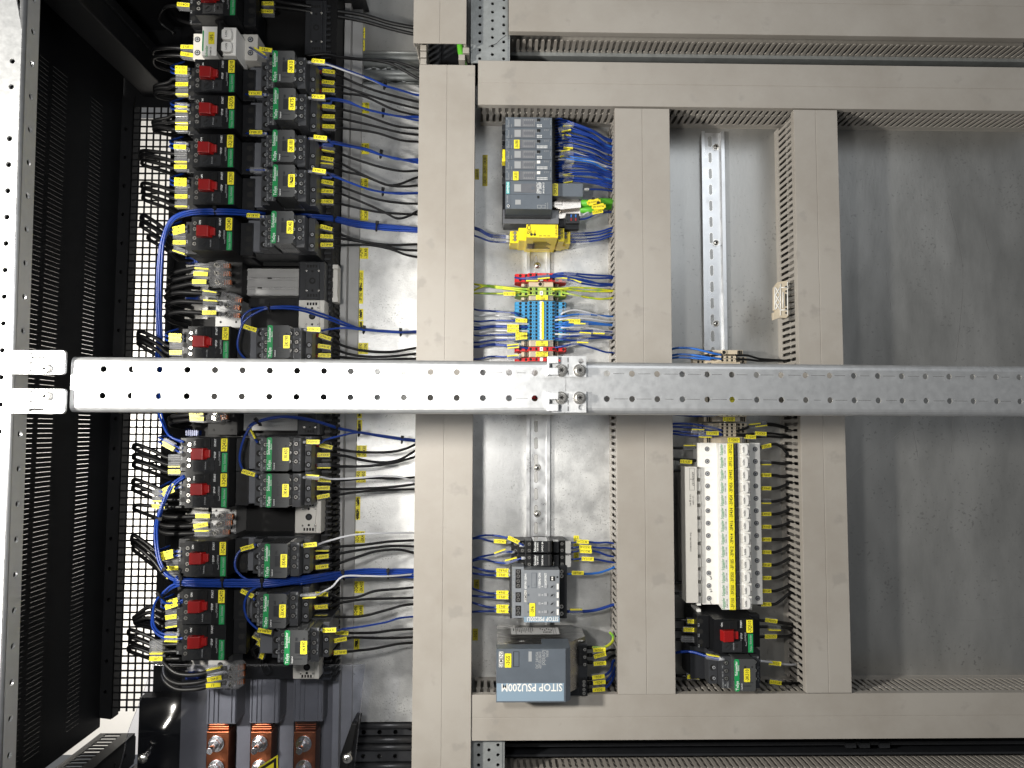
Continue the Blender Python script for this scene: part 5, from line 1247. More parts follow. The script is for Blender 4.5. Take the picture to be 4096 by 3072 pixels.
# ---- right of the contactors: (text, tag x, y, angle, style, via points, end y)
RB = [('3K10:6/T3', 1317, 292, 8, 't', [(1390, 318), (1500, 362)], 407), ('3K10:4/T2', 1315, 335, 6, 't', [(1390, 352), (1520, 395)], 434), ('3K10:2/T1', 1316, 367, 2, 't', [(1390, 376), (1460, 386), (1570, 436)], 462),
      ('3Q75:6T3', 1316, 432, 4, 't', [(1380, 441), (1460, 462), (1580, 503)], 514), ('3Q75:4T2', 1316, 471, 2, 't', [(1400, 482), (1500, 505), (1600, 530)], 539), ('3Q75:2T1', 1316, 511, 2, 't', [(1400, 516), (1500, 530), (1600, 560)], 567),
      ('3Q180:6T3', 1315, 599, 8, 'e', [(1380, 622), (1500, 662), (1600, 684)], 683), ('3Q180:4T2', 1312, 640, 10, 't', [(1380, 662), (1480, 712), (1570, 742)], 710), ('3Q180:2T1', 1308, 664, 4, 'u', [(1380, 686), (1450, 702), (1550, 740), (1620, 746)], 742),
      ('3K280:6/T3', 1312, 734, 10, 't', [(1380, 752), (1500, 795), (1600, 812)], 815), ('3K280:4/T2', 1310, 769, 3, 't', [(1390, 785), (1480, 822), (1540, 850), (1591, 874), (1640, 862)], 846), ('3K280:2/T1', 1310, 810, 2, 't', [(1390, 822), (1500, 846), (1600, 855)], 858),
      ('3K40:6/T3', 1307, 915, 14, 't', [(1370, 940), (1450, 966), (1560, 980)], 977), ('3K40:4/T2', 1309, 950, 2, 't', [(1400, 960), (1500, 975), (1600, 998)], 1002), ('3K40:2/T1', 1309, 983, 0, 't', [(1400, 980), (1480, 980), (1560, 996), (1620, 1018)], 1028),
      ('3K190:6/T3', 1303, 1351, 18, 't', [(1370, 1382), (1450, 1402), (1560, 1408)], 1391), ('3K190:4/T2', 1300, 1389, 8, 't', [(1380, 1412), (1460, 1426), (1560, 1426)], 1414), ('3K190:2/T1', 1300, 1424, 2, 't', [(1400, 1432), (1500, 1440), (1600, 1436)], 1434),
      ('3K430:6/T3', 1307, 1787, 12, 't', [(1380, 1802), (1455, 1809), (1560, 1808), (1620, 1796)], 1776), ('3K430:4/T2', 1297, 1821, 0, 't', [(1380, 1824), (1450, 1840), (1530, 1850), (1600, 1838)], 1800), ('3K430:2/T1', 1297, 1863, 0, 'e', [(1380, 1866), (1480, 1864), (1580, 1850)], 1826),
      ('3K450:6/T3', 1300, 1921, 4, 't', [(1380, 1920), (1480, 1912), (1580, 1914)], 1909), ('3K450:4/T2', 1296, 1953, 0, 't', [(1380, 1957), (1500, 1952), (1590, 1946)], 1936), ('3K450:2/T1', 1295, 1986, -10, 't', [(1360, 1978), (1430, 1968), (1540, 1960)], 1957),
      ('3K460:6/T3', 1291, 2194, 0, 'e', [(1360, 2186), (1450, 2180), (1560, 2166)], 2161), ('3K460:4/T2', 1291, 2227, -6, 't', [(1360, 2214), (1450, 2198), (1560, 2184)], 2186), ('3K460:2/T1', 1290, 2267, -6, 't', [(1360, 2252), (1430, 2228), (1500, 2206), (1590, 2198)], 2214),
      ('3K470:6/T3', 1289, 2376, 2, 't', [(1360, 2392), (1430, 2388), (1500, 2364), (1590, 2356)], 2349), ('3K470:4/T2', 1287, 2427, -4, 't', [(1360, 2412), (1450, 2398), (1560, 2394)], 2391), ('3K470:2/T1', 1286, 2468, 0, 't', [(1360, 2468), (1450, 2464), (1540, 2442), (1610, 2422)], 2416),
      ('3K490:6/T3', 1370, 2530, 4, 't', [(1430, 2532), (1500, 2530), (1580, 2520)], 2515), ('3K490:4/T2', 1363, 2558, -10, 't', [(1420, 2550), (1500, 2552), (1580, 2552)], 2548), ('3K490:2/T1', 1363, 2608, -3, 't', [(1430, 2602), (1500, 2594), (1590, 2576)], 2570)]
for t, x, y, a, st, via, ye in RB:
    pts = [(x - 72, y - (a * .9), 96), (x - 35, y - a * .5, 98), (x + 30, y + a * .5, 92)]
    for k, (vx, vy) in enumerate(via): pts.append((vx, vy, 92 - 50 * (vx - x) / (1690 - x)))
    pts += [(1668, ye, 40), (1700, ye + 1, 36)]
    wire(pts, 'wblack', 1.8, 'black wire with yellow marker %s running right into the long duct' % t, G_B, [(x, y, 96, a, '-' + t, st)], [(x - 58, y - a * .8, x - 30, y - a * .45, 98, 'rferr')])
# blue A2 wires
A2 = [('3K10:A2', 1275, 250, 4, 't', [(1330, 262), (1400, 285), (1480, 315), (1540, 343), (1600, 362)], 377, 4), ('3K75:A2', 1275, 392, 2, 't', [(1330, 397), (1390, 408), (1460, 434), (1533, 454), (1600, 465)], 474, 3),
      ('3K180:A2', 1283, 555, 6, 't', [(1330, 568), (1400, 583), (1470, 600), (1524, 619), (1590, 636)], 644, 5), ('3K280:A2', 1279, 687, 8, 't', [(1330, 700), (1400, 728), (1470, 756), (1532, 769), (1600, 774)], 777, 3),
      ('3K190:A2', 1257, 1320, 2, 't', [(1310, 1318), (1380, 1312), (1456, 1320), (1530, 1326), (1603, 1330)], 1326, 1), ('3K430:A2', 1253, 1769, 0, 't', [(1300, 1760), (1350, 1746), (1437, 1730), (1520, 1744), (1609, 1758)], 1764, 1),
      ('3K490:A2', 1319, 2520, -2, 't', [(1375, 2516), (1450, 2506), (1540, 2490), (1600, 2472)], 2466, 1)]
for t, x, y, a, st, via, ye, n in A2:
    for k in range(n):
        j = lambda: R(-4, 4) if n > 1 else 0
        if k == 0: pts = [(x - 50, y - 1, 140), (x - 30, y, 138), (x + 28, y + 3, 128)]
        else: pts = [(x - 60, y + 14 + 5 * k, 84), (x - 10, y + 16 + 4 * k, 88), (x + 45, y + 18 + 3 * k, 84)]
        for i_, (vx, vy) in enumerate(via):
            f = (vx - x) / (1690 - x); pin = .35 if abs(vx - 1535) < 20 or abs(vx - 1524) < 4 else 1
            pts.append((vx, vy + j() * pin, (128 if k == 0 else 90) * (1 - f) + 42 * f + R(-2, 2)))
        pts += [(1668, ye + (R(-9, 9) if n > 1 else 0), 42), (1700, ye, 36)]
        wire(pts, 'wblue', 1.35, ('blue wire with yellow marker %s running into the long duct' % t) if k == 0 else 'unmarked blue wire of the bundle leaving beside the marker %s' % t, G_U,
             [(x, y, 140, a, '-' + t, st)] if k == 0 else (), [(x - 48, y - 1, x - 28, y, 139, 'ferr')] if k == 0 else ())
for t, x, y, a, via, ye, st in (('3K450:A2', 1251, 1909, 4, [(1330, 1916), (1430, 1912), (1530, 1904), (1610, 1910)], 1931, 'u'), ('3K460:A2', 1242, 2180, -6, [(1300, 2168), (1380, 2146), (1450, 2136), (1540, 2132)], 2131, 't'), ('3K470:A2', 1238, 2381, -4, [(1290, 2368), (1330, 2346), (1373, 2306), (1460, 2304), (1553, 2305)], 2296, 'e')):
    pts = [(x - 50, y + 1, 140), (x - 30, y, 138), (x + 28, y - 2, 130)] + [(vx, vy, 130 - 85 * (vx - x) / (1690 - x)) for vx, vy in via] + [(1668, ye, 42), (1700, ye, 36)]
    wire(pts, 'wwhite', 1.35, 'white wire with marker %s beside the contactor' % t, G_U, [(x, y, 139, a, '-' + t, st)], [(x - 48, y + 1, x - 28, y, 139, 'ferr')])
pts = [(1200, 243, 138), (1230, 249, 138), (1310, 259, 130), (1400, 290, 108), (1480, 318, 80), (1541, 342, 66), (1600, 358, 55), (1668, 372, 44), (1700, 374, 38)]
wire(pts, 'wwhite', 1.2, 'thin white wire lying on the topmost blue bundle', G_U)
# two black wires top
wire([(1000, -30, 70), (1120, 8, 72), (1200, 20, 72), (1330, 42, 62), (1450, 60, 52), (1560, 92, 46), (1655, 110, 44), (1690, 112, 44)], 'wblack', 3.0, 'upper of two thick black wires crossing the top into the short duct', G_B)
wire([(1080, 26, 70), (1200, 40, 70), (1330, 62, 62), (1450, 84, 52), (1560, 114, 46), (1655, 136, 44), (1690, 138, 44)], 'wblack', 2.7, 'lower of two thick black wires crossing the top into the short duct', G_B, [(1074, 22, 74, 0, '-3Q4:4/T2', 't'), ])
wire([(980, 50, 60), (1072, 53, 70), (1110, 56, 60)], 'wblack', 2.4, 'short black wire end with yellow marker above the topmost contactor', G_B, [(1072, 53, 74, 2, '-3Q4:2/T1', 't')])
wire([(1225, 224, 90), (1300, 217, 86), (1360, 228, 76), (1450, 238, 60), (1560, 244, 50), (1630, 262, 44), (1672, 279, 42), (1700, 284, 40)], 'wblack', 2.2, 'black wire from the topmost contactor to the open duct gap', G_B)
wire([(1225, 226, 84), (1300, 219, 80), (1380, 232, 70), (1480, 240, 56), (1560, 254, 50), (1620, 284, 44), (1672, 314, 40), (1700, 320, 36)], 'wblack', 2.2, 'second black wire, sagging below the first near the duct gap', G_B)
# ---- A1 markers on the left of the contactors
for t, x, y, a, st in (('3K10:A1', 1037, 214, 32, 'u'), ('3K75:A1', 1024, 378, 1, 't'), ('3K180:A1', 1026, 534, 1, 't'), ('3K280:A1', 1027, 680, 0, 'c'), ('3K40:A1', 1016, 866, 2, 't'), ('3F5:2', 1065, 204, 8, 't')):
    ar = math.radians(a)
    wire([(x - 45 * math.cos(ar), y - 45 * math.sin(ar), 118), (x - 20 * math.cos(ar), y - 20 * math.sin(ar), 134), (x, y, 140), (x + 30 * math.cos(ar), y + 30 * math.sin(ar), 140), (x + 44 * math.cos(ar), y + 44 * math.sin(ar), 138)], 'wblue', 1.3,
         'short blue wire with marker %s left of the green stripe' % t, G_U, [(x, y, 142, a, '-' + t, st)], [(x + 28 * math.cos(ar), y + 28 * math.sin(ar), x + 42 * math.cos(ar), y + 42 * math.sin(ar), 139, 'ferr')])
# ---- looping blue wires
def loop(pts, label, tags=(), n=1, r=1.45, jit=3, grp='looping blue wires'):
    for k in range(n):
        P = [(x + (R(-jit, jit) if n > 1 else 0), y + (R(-jit, jit) + (k - (n - 1) / 2) * 4 if n > 1 else 0), h + (R(-2, 2) if n > 1 else 0)) for x, y, h in pts]
        wire(P, 'wblue', r, label, grp, tags if k == 0 else ())
loop([(1012, 1455, 130), (985, 1440, 138), (953, 1400, 148), (953, 1350, 152), (977, 1285, 152), (1030, 1248, 150), (1077, 1234, 148), (1187, 1238, 130), (1300, 1272, 104), (1380, 1302, 80), (1456, 1319, 64), (1603, 1330, 48), (1668, 1330, 42), (1700, 1330, 36)], 'outer blue wire looping over the white adapter to the marker of -3K190')
loop([(1035, 1320, 142), (990, 1306, 145), (968, 1290, 146), (975, 1262, 146), (1010, 1238, 146), (1077, 1228, 148), (1187, 1228, 130), (1300, 1260, 104), (1400, 1300, 80), (1456, 1316, 64), (1603, 1327, 48), (1668, 1324, 42), (1700, 1324, 36)], 'inner blue wire looping over the white adapter, marked 3K190:A1', [(1004, 1316, 148, 18, '-3K190:A1', 't')])
loop([(1030, 1905, 142), (1000, 1898, 144), (972, 1880, 146), (958, 1833, 150), (972, 1763, 154), (1000, 1710, 154), (1034, 1688, 152), (1090, 1674, 148), (1151, 1669, 140), (1260, 1686, 112), (1352, 1714, 88), (1437, 1730, 72), (1540, 1748, 56), (1612, 1759, 48), (1668, 1766, 42), (1700, 1768, 36)],
     'blue wire with marker 3K450:A1 looping up under the beam', [(997, 1893, 148, 16, '-3K450:A1', 't')])
loop([(1030, 1770, 140), (1008, 1742, 144), (985, 1735, 140), (1000, 1702, 148), (1034, 1684, 150), (1100, 1668, 146), (1180, 1668, 134), (1260, 1682, 112), (1352, 1710, 88), (1437, 1728, 72), (1540, 1744, 56), (1612, 1754, 48), (1668, 1760, 42), (1700, 1762, 36)],
     'second blue wire in the loop under the beam with a tilted yellow marker', [(1003, 1735, 146, 62, '-3K430:A1', 'u')])
loop([(1025, 2178, 142), (991, 2190, 142), (955, 2208, 144), (939, 2251, 148), (950, 2289, 152), (990, 2318, 154), (1050, 2328, 152), (1150, 2322, 142)], 'blue wire with marker 3K460:A1 bending down into the blue bundle', [(991, 2191, 146, -16, '-3K460:A1', 't')])
loop([(1020, 2400, 142), (995, 2380, 142), (970, 2365, 144), (972, 2345, 150), (1000, 2332, 154), (1060, 2328, 152)], 'blue wire with marker 3K470:A1 bending up into the blue bundle', [(992, 2374, 146, 26, '-3K470:A1', 't')])
loop([(1085, 2536, 142), (1058, 2524, 144), (1028, 2514, 146), (990, 2475, 150), (977, 2420, 152), (1000, 2366, 154), (1053, 2340, 154), (1120, 2328, 150)], 'blue wire with marker 3K490:A1 curving up into the blue bundle', [(1062, 2524, 148, 10, '-3K490:A1', 't')])
wire([(1060, 2560, 90), (1030, 2580, 92), (1012, 2600, 88), (1030, 2630, 80), (1050, 2600, 84), (1048, 2650, 70), (1060, 2690, 60), (1080, 2680, 60), (1050, 2640, 60)], 'wblack', 2.4, 'tangled black wire with yellow markers left of the contactor tagged -3K490', G_B, [(1045, 2562, 94, -60, '-3K490:5/L3', 't', 15), (1052, 2612, 92, -70, '-3K490:1/L1', 't', 15)])
wire([(1070, 2545, 88), (1020, 2548, 84), (1005, 2580, 80), (1015, 2620, 70)], 'wblack', 2.4, 'short tangled black wire beside the first marker of the lowest contactor', G_B, [(1030, 2545, 88, 30, '', 'e', 12)])
# ---- big blue bundles
def bundle(path, n, label, rad=1.45, spread=6, grp='blue bundle strands'):
    for k in range(n):
        a = 2 * math.pi * k / n; P = []
        for i, (x, y, h) in enumerate(path):
            dx, dy, _ = (Vector(path[min(i + 1, len(path) - 1)]) - Vector(path[max(i - 1, 0)])); L_ = math.hypot(dx, dy) or 1
            q = a + i * .5; o_ = spread * (.6 + .4 * (k % 3) / 2) * math.cos(q); P.append((x - dy / L_ * o_ + R(-1, 1), y + dx / L_ * o_ + R(-1, 1), h + spread * .28 * math.sin(q)))
        wire(P, 'wblue', rad, label, grp)
bundle([(640, 1500, 70), (637, 1430, 90), (638, 1350, 100), (634, 1200, 110), (640, 1050, 120), (655, 950, 128), (690, 878, 138), (760, 848, 148), (863, 845, 150), (960, 850, 130), (1060, 860, 110)], 5, 'strand of the blue bundle climbing left of the switch tagged -3Q40', spread=11)
bundle([(1180, 860, 100), (1250, 866, 104), (1340, 878, 84), (1420, 894, 70), (1508, 906, 56), (1600, 914, 46), (1668, 919, 42), (1700, 920, 38)], 7, 'strand of the blue bundle leaving right beside the marker 3K40:A2', spread=11)
bundle([(630, 1560, 96), (640, 1650, 110), (655, 1700, 118), (680, 1745, 124), (735, 1770, 124)], 2, 'blue wire descending to the switch tagged -3Q430', spread=8)
bundle([(740, 1905, 124), (690, 1940, 130), (662, 1990, 134), (640, 2050, 136), (628, 2110, 134), (628, 2180, 134), (640, 2250, 138), (670, 2300, 142), (728, 2326, 148), (810, 2332, 152), (893, 2330, 152), (960, 2331, 150)], 3, 'blue strand running down from the switch tagged -3Q450', spread=7)
bundle([(700, 2318, 146), (728, 2327, 148), (893, 2331, 152), (1051, 2334, 152), (1150, 2326, 140), (1260, 2312, 112), (1373, 2297, 84), (1460, 2292, 66), (1553, 2292, 54), (1668, 2290, 42), (1700, 2290, 36)], 9, 'strand of the thick blue bundle between the tags -3K460 and -3K470', spread=15)
bundle([(1200, 2330, 128), (1300, 2316, 100), (1400, 2302, 76), (1553, 2300, 54), (1668, 2303, 42), (1700, 2304, 36)], 3, 'lower strand of the thick blue bundle near the duct', spread=8)
bundle([(738, 2330, 146), (690, 2345, 142), (652, 2375, 140), (622, 2410, 134), (612, 2460, 130), (614, 2505, 128), (640, 2536, 126), (690, 2546, 125), (735, 2548, 125)], 2, 'blue strand curving down to the lowest motor switch', spread=9)
bundle([(728, 2325, 146), (700, 2340, 142), (650, 2380, 138), (660, 2410, 134), (700, 2412, 128), (735, 2404, 125)], 2, 'blue strand turning into the switch tagged -3Q470', spread=7)
TI = [(1540, 343, 66, 20, 'topmost blue bundle near the duct'), (1533, 454, 62, 10, 'second blue bundle, level with the markers of 3Q75'), (1524, 619, 62, 15, 'third blue bundle, right of marker 3K180:A2'), (1532, 769, 60, 8, 'fourth blue bundle, right of marker 3K280:A2'),
      (1340, 877, 86, 10, 'blue bundle beside the marker 3K40:A2'), (1508, 906, 58, 8, 'thick blue bundle above the label -3Q40'), (863, 845, 150, 0, 'blue bundle above the switch tagged -3Q40'), (1077, 1232, 150, -10, 'top of the blue loop over the white adapter'),
      (1456, 1320, 66, 8, 'blue wires near the label -3F185'), (1603, 1330, 50, 4, 'blue wires close to the duct above the beam'), (1034, 1688, 154, -35, 'blue loop right under the beam'), (1350, 1713, 90, 15, 'blue loop halfway to the duct under the beam'), (1437, 1730, 74, 10, 'blue wires near the pen-marked label under the beam'),
      (1609, 1759, 50, 10, 'blue wires at the duct under the beam'), (636, 2072, 138, 100, 'upright blue strands left of the switch tagged -3Q450'), (655, 2281, 142, 45, 'bend of the blue strands left of -3Q460'), (727, 2327, 150, 0, 'left end of the thick blue bundle'), (893, 2330, 154, 0, 'thick blue bundle under the switch tagged -3Q460'),
      (1051, 2335, 154, 0, 'thick blue bundle left of the tag -3K470'), (1375, 2300, 86, -8, 'thick blue bundle above the label -3Q470'), (1553, 2294, 58, 0, 'thick blue bundle near the duct'), (644, 2381, 142, -40, 'blue strands beside the marker of -3Q470')]
for x, y, h, a, l in TI: single('cable_tie', tie(x, y, h, a, w_=12 if 'thick' in l else 9), 'blackm', 'black cable tie on the ' + l, 'cable tie', 'black cable ties')
# ---- left: markers and loops of the motor switches
LOOP = {'3Q10': [(618, 350), (620, 362), (622, 376)], '3Q75': [(612, 490), (614, 503), (616, 516)], '3Q180': [(563, 612), (565, 628), (568, 650)], '3Q280': [(567, 742), (570, 765), (572, 790)], '3Q40': [(565, 872), (563, 900), (592, 950)],
        '3Q190': [(552, 1336), (552, 1355), (552, 1372)], '3Q430': [(534, 1788), (534, 1827), (534, 1858)], '3Q450': [(531, 1928), (531, 1953), (536, 2030)], '3Q460': [(527, 2153), (529, 2172), (532, 2196)], '3Q470': [(537, 2468), (539, 2478), (541, 2488)], '3Q490': [(514, 2530), (520, 2562), (514, 2596)]}
for t, lx, ly in GV[:11]:
    t = t or '3Q490'; sx = lx - 172
    for k, (nm, dy) in enumerate((('5L3', 50), ('3L2', 78), ('1L1', 108))):
        ax, ay = LOOP[t][k]; y0 = ly + dy; mx_ = sx - 22
        st = ('c', 't', 'e')[k] if t not in ('3Q75', '3Q430', '3Q450', '3Q490', '3Q180') else ('c', 'e', 't')[k]
        big = t == '3Q450' and k == 2
        y2 = y0 + (28 if not big else 70)
        if t == '3Q470':
            pts = [(sx + 8, y0, 118), (sx - 20, y0 + 2, 118), (sx - 60, y0 + 12, 114), (ax + 60, ay - 40 + 12 * k, 110), (ax + 6, ay - 4, 106), (ax, ay + 4, 104), (ax + 20, ay + 14, 98), (ax + 110, ay + 26 + 4 * k, 80), (sx, ay + 40, 60), (sx + 30, ay + 44, 50)]
        else:
            pts = [(sx + 8, y0, 118), (sx - 20, y0, 118), (sx - 60, y0 - 1, 116), ((sx + ax) / 2 - 10, (y0 + ay) / 2 - 4, 112), (ax + 14, ay - 10, 108), (ax, ay, 104), (ax + 12, ay + 12, 98), ((sx + ax) / 2, (ay + y2) / 2 + 10, 84), (sx - 30, y2 + 6, 70), (sx + 30, y2 + 12, 50)]
        ang = -8 if t == '3Q470' else (18 if t == '3Q40' and k == 2 else 0)
        mp = (mx_, y0 + (2 if t == '3Q470' else 0)) if t not in ('3Q450', '3Q490') else (mx_ - 62, y0 - 2)
        wire(pts, 'wblack', 2.5, 'black supply loop with marker %s:%s left of its switch' % (t, nm), 'black supply loops at the left', [(mp[0], mp[1], 120, ang, '-%s:%s' % (t, nm), st, 17)])
    for k, (nm, dy) in enumerate((('14', 12), ('13', 29))):
        y0 = ly + dy; x0 = sx - 4
        st = 't'
        ang = {'3Q40': -14, '3Q430': 28, '3Q450': -28, '3Q460': -14, '3Q470': -18}.get(t, 2); st = 't'
        if k == 0 and t in ('3Q430', '3Q75', '3Q180', '3Q490') or k == 1 and t in ('3Q75', '3Q490'): st = 'e'
        ar = math.radians(ang); mx2 = x0 - 20 - 26 * math.cos(ar) if t in ('3Q430', '3Q450', '3Q460') else x0 - 22
        my2 = y0 - (46 if t in ('3Q450', '3Q430') else 26) * math.sin(ar)
        wire([(x0 + 12, y0, 124), (x0 - 4, y0 - 1, 126), (mx2, my2, 128), (mx2 - 34 * math.cos(ar), my2 - 30 * math.sin(ar), 122), (mx2 - 40, my2 - 22 * math.sin(ar) - 12, 100), (mx2 + 10, my2 - 30, 80)], 'wblue', 1.3,
             'blue wire end with marker %s:%s at the left of its switch' % (t, nm), 'blue wire ends at the motor switches', [(mx2, my2, 129, ang, '-%s:%s' % (t, nm), st, 16.5)], [(x0 + 10, y0, x0 - 8, y0 - 1, 125, 'ferr')])
for y, a, t in ((195, 0, '3F5:3'), (225, 8, '3F5:1')):
    wire([(785, y + 6, 96), (755, y, 104), (700, y - 4, 104), (650, y - 2, 100), (615, y + 6, 92), (630, y + 40, 70), (720, y + 70, 50)], 'wblack', 2.5, ('upper' if y < 200 else 'lower') + ' black wire with marker %s at the white two-pole breaker' % t, 'black supply loops at the left', [(752, y, 108, a, '-' + t, 't')])
for k, (y, t) in enumerate(((27, '3Q4:1/1L'),)):
    wire([(770, y, 100), (735, y, 104), (690, y - 4, 100), (650, y + 10, 90), (640, y + 60, 70), (700, y + 110, 60)], 'wblack', 2.6, 'black wire with yellow marker at the top edge', 'black supply loops at the left', [(738, y, 108, 4, '-' + t, 't')])
wire([(800, 100, 90), (770, 96, 96), (720, 80, 80), (690, 55, 60)], 'wblack', 2.4, 'black wire with marker ending in L3 above the white breaker', 'black supply loops at the left', [(798, 99, 100, 4, '-3F5:L3', 't')])
# cables to the clear terminals
TC = [(812, 1069, 'e', '3F350:1', 3, 0), (808, 1100, 't', '3F250:1', 2, 0), (802, 1131, 't', '3F160:1', 0, 0), (842, 1176, 'u', '', 8, 1), (845, 1212, 'u', '', 4, 1), (842, 1254, 't', '3Q510:1L1', 0, 1), (790, 1656, 't', '3F414:1', -6, 2), (793, 1676, 't', '3F412:1', 4, 2),
      (816, 2064, 't', 'L2', 0, 3), (808, 2101, 't', '3F456:1', -10, 3), (812, 2130, 'u', '', 0, 3), (860, 2680, 'u', '', -12, 4), (862, 2712, 't', '3F492:1', -10, 4), (858, 2738, 't', 'L1', -3, 4)]
for i, (x, y, st, t, a, g) in enumerate(TC):
    k = i % 3
    if g == 0: P = [(x + 42, y - 3, 114), (x, y, 112), (x - 50, y + 6, 108), (x - 110, y + 20, 100), (x - 135, y + 32, 90), (x - 110, y + 44, 80), (x - 40, y + 50, 60), (x - 10, y + 52, 48)]
    elif g == 1: P = [(x + 42, y + 2, 114), (x, y, 112), (x - 60, y - 4, 106), (x - 130, y - 6, 100), (x - 178, y + 10, 90), (x - 150, y + 34, 76), (x - 90, y + 50, 56), (x - 72, y + 56, 48)]
    elif g == 2: P = [(x + 42, y - 6, 114), (x, y, 112), (x - 60, y + 6, 106), (x - 104, y + 12, 98), (x - 108, y + 24, 90), (x - 60, y + 34, 70), (x - 30, y + 36, 50)]
    elif g == 3: P = [(x + 40, y, 114), (x, y, 112), (x - 70, y + 4, 106), (x - 150, y + 2, 100), (x - 182, y - 20, 92), (x - 150, y - 40, 76), (x - 80, y - 36, 56), (x - 64, y - 34, 48)]
    else: P = [(x + 46, y - 8, 114), (x, y, 112), (x - 70, y + 18, 108), (x - 150, y + 22 - 4 * k, 104), (x - 198, y - 4 - 10 * k, 98), (x - 205, y - 50, 92), (x - 170, y - 100, 84), (x - 125, y - 125 + 16 * k, 60), (x - 108, y - 132 + 24 * k, 44)]
    lab = 'black cable with marker %s bending back from its clear terminal' % t if t else 'black sleeved cable at the %s clear terminal' % ('first' if k == 0 else ('second' if y < 2000 else 'last')) + (' near the upper loop' if y < 1250 else ' in the middle' if y < 2500 else ' at the bottom')
    wire(P, 'wblack', 3.0, lab, 'black cables at the clear terminals', [(x, y, 115, a, ('-' + t) if t else '', st, 19)])
# ---- COLUMN 2 wires: grey modules
def hj(a): return R(-a, a)
ORD = 'first second third fourth fifth sixth seventh eighth ninth tenth eleventh twelfth thirteenth'.split()
CLR = ['wblue'] * 9 + ['wlblue', 'wwhite']
for i in range(44):
    f = i / 43; ysrc = 478 + f * 250; ydst = 562 + f * 180 + hj(12)
    if i in (20, 21, 22): ydst += 10
    mt_ = 'wblue' if not (.56 < f < .66 or i % 17 == 5) else ('wlblue' if i % 2 else 'wwhite')
    x0 = 2222 + (i % 2) * 14; top = 52 + hj(8)
    sx = 2290 + hj(22); sy = ysrc * .72 + ydst * .28 + hj(6) - 10
    st = 'e' if i % 3 == 0 else ('u' if i % 5 == 0 else ('t' if i % 8 == 1 else 'c'))
    tg = [(2268 + hj(16), sy + 2, top, -6 + hj(8), '3A3%d' % (30 + i), st, 14)] if i % 2 == 0 else ()
    wire([(x0, ysrc, 36), (x0 + 22, ysrc - 3, top - 6), (sx, sy, top), (2370, (sy + ydst) / 2 - 6 + hj(4), top - 4), (2425, ydst - 4, 40), (2462, ydst + 4, 34), (2490, ydst + 8, 30)], mt_, 1.25,
         ('white' if mt_ == 'wwhite' else 'light blue' if mt_ == 'wlblue' else 'dark blue') + ' signal wire, ' + ORD[i % 8] + ' of those leaving beside the ' + ORD[min(5, i // 8)] + ' slim module', 'signal wires of the slim modules', tg)
wire([(2325, 757, 56), (2350, 757, 56), (2400, 758, 48), (2450, 764, 36), (2480, 768, 30)], 'wblue', 1.3, 'single blue wire with white sleeve beside the flat connector tagged -3A310', 'signal wires of the slim modules', (), [(2334, 757, 2356, 757, 56, 'white')])
wire([(2318, 868, 46), (2350, 850, 44), (2400, 832, 38), (2450, 828, 30)], 'wwhite', 1.25, 'white supply wire of the small plug terminal', 'supply wires of the plug terminal')
wire([(2318, 878, 46), (2350, 872, 44), (2390, 854, 40), (2440, 848, 32), (2470, 850, 28)], 'wblue', 1.4, 'blue supply wire marked 3A310:1L+ at the small plug terminal', 'supply wires of the plug terminal', [(2389, 851, 44, -12, '-3A310:1L+', 't', 16)])
# yellow relay
for k, (ya, ym, yb) in enumerate(((905, 938, 946), (912, 946, 953), (938, 965, 966))):
    wire([(1885, ya, 40), (1920, ya + 12, 38), (1960, ym, 36), (2010, ym + 4, 36), (2046, yb, 38)], 'wblue', 1.35, ('upper', 'middle', 'lower')[k] + ' dark blue wire in clear sleeve left of the yellow relay', 'wires of the yellow relay', [(1999, ym + 4 - 3 * k, 37, 3, '', 'c', 19)], [(2024, yb - 2, 2040, yb, 38, 'ferr')])
for k, (ya, yb) in enumerate(((934, 912), (944, 922), (958, 934), (968, 944))):
    wire([(2270, ya, 34), (2300, ya, 36), (2350, ya - 2, 36), (2400, (ya + yb) / 2 + 3, 34), (2445, yb, 32), (2480, yb - 6, 30)], 'wblue', 1.35, ('first', 'second', 'third', 'fourth')[k] + ' blue wire in clear sleeve right of the yellow relay', 'wires of the yellow relay', [(2305 + 8 * k, ya, 37, -2, '', 'c', 19)])
# red / green / blue terminals
for k, pts in enumerate(([(2076, 1113, 50), (2100, 1116, 58), (2150, 1114, 62), (2240, 1108, 62), (2330, 1118, 56), (2400, 1136, 46), (2440, 1142, 36), (2480, 1146, 30)], [(2060, 1110, 50), (2085, 1114, 58), (2140, 1108, 64), (2200, 1104, 62), (2280, 1110, 60), (2360, 1130, 48), (2440, 1136, 36), (2480, 1140, 30)],
                         [(2208, 1100, 52), (2230, 1094, 60), (2270, 1092, 62), (2340, 1098, 52), (2440, 1104, 36), (2480, 1106, 30)], [(2210, 1102, 52), (2240, 1098, 58), (2290, 1100, 60), (2360, 1112, 48), (2440, 1112, 36), (2480, 1114, 30)], [(2230, 1112, 50), (2290, 1122, 56), (2330, 1134, 50), (2400, 1144, 42), (2450, 1140, 34), (2480, 1140, 30)])):
    tg = ([(2128, 1117, 61, 0, '', 'e')], [(2174, 1107, 65, -6, '', 'e')], [(2279, 1094, 62, 0, '', 'c', 18)], [(2244, 1120, 60, 3, '', 'u')], [(2300, 1130, 54, 18, '', 'u')])[k]
    wire(pts, 'wblue', 1.4, ('first', 'second', 'third', 'fourth', 'fifth')[k] + ' blue wire crossing the red terminals at the top of the row', 'wires at the red and blue terminals', tg)
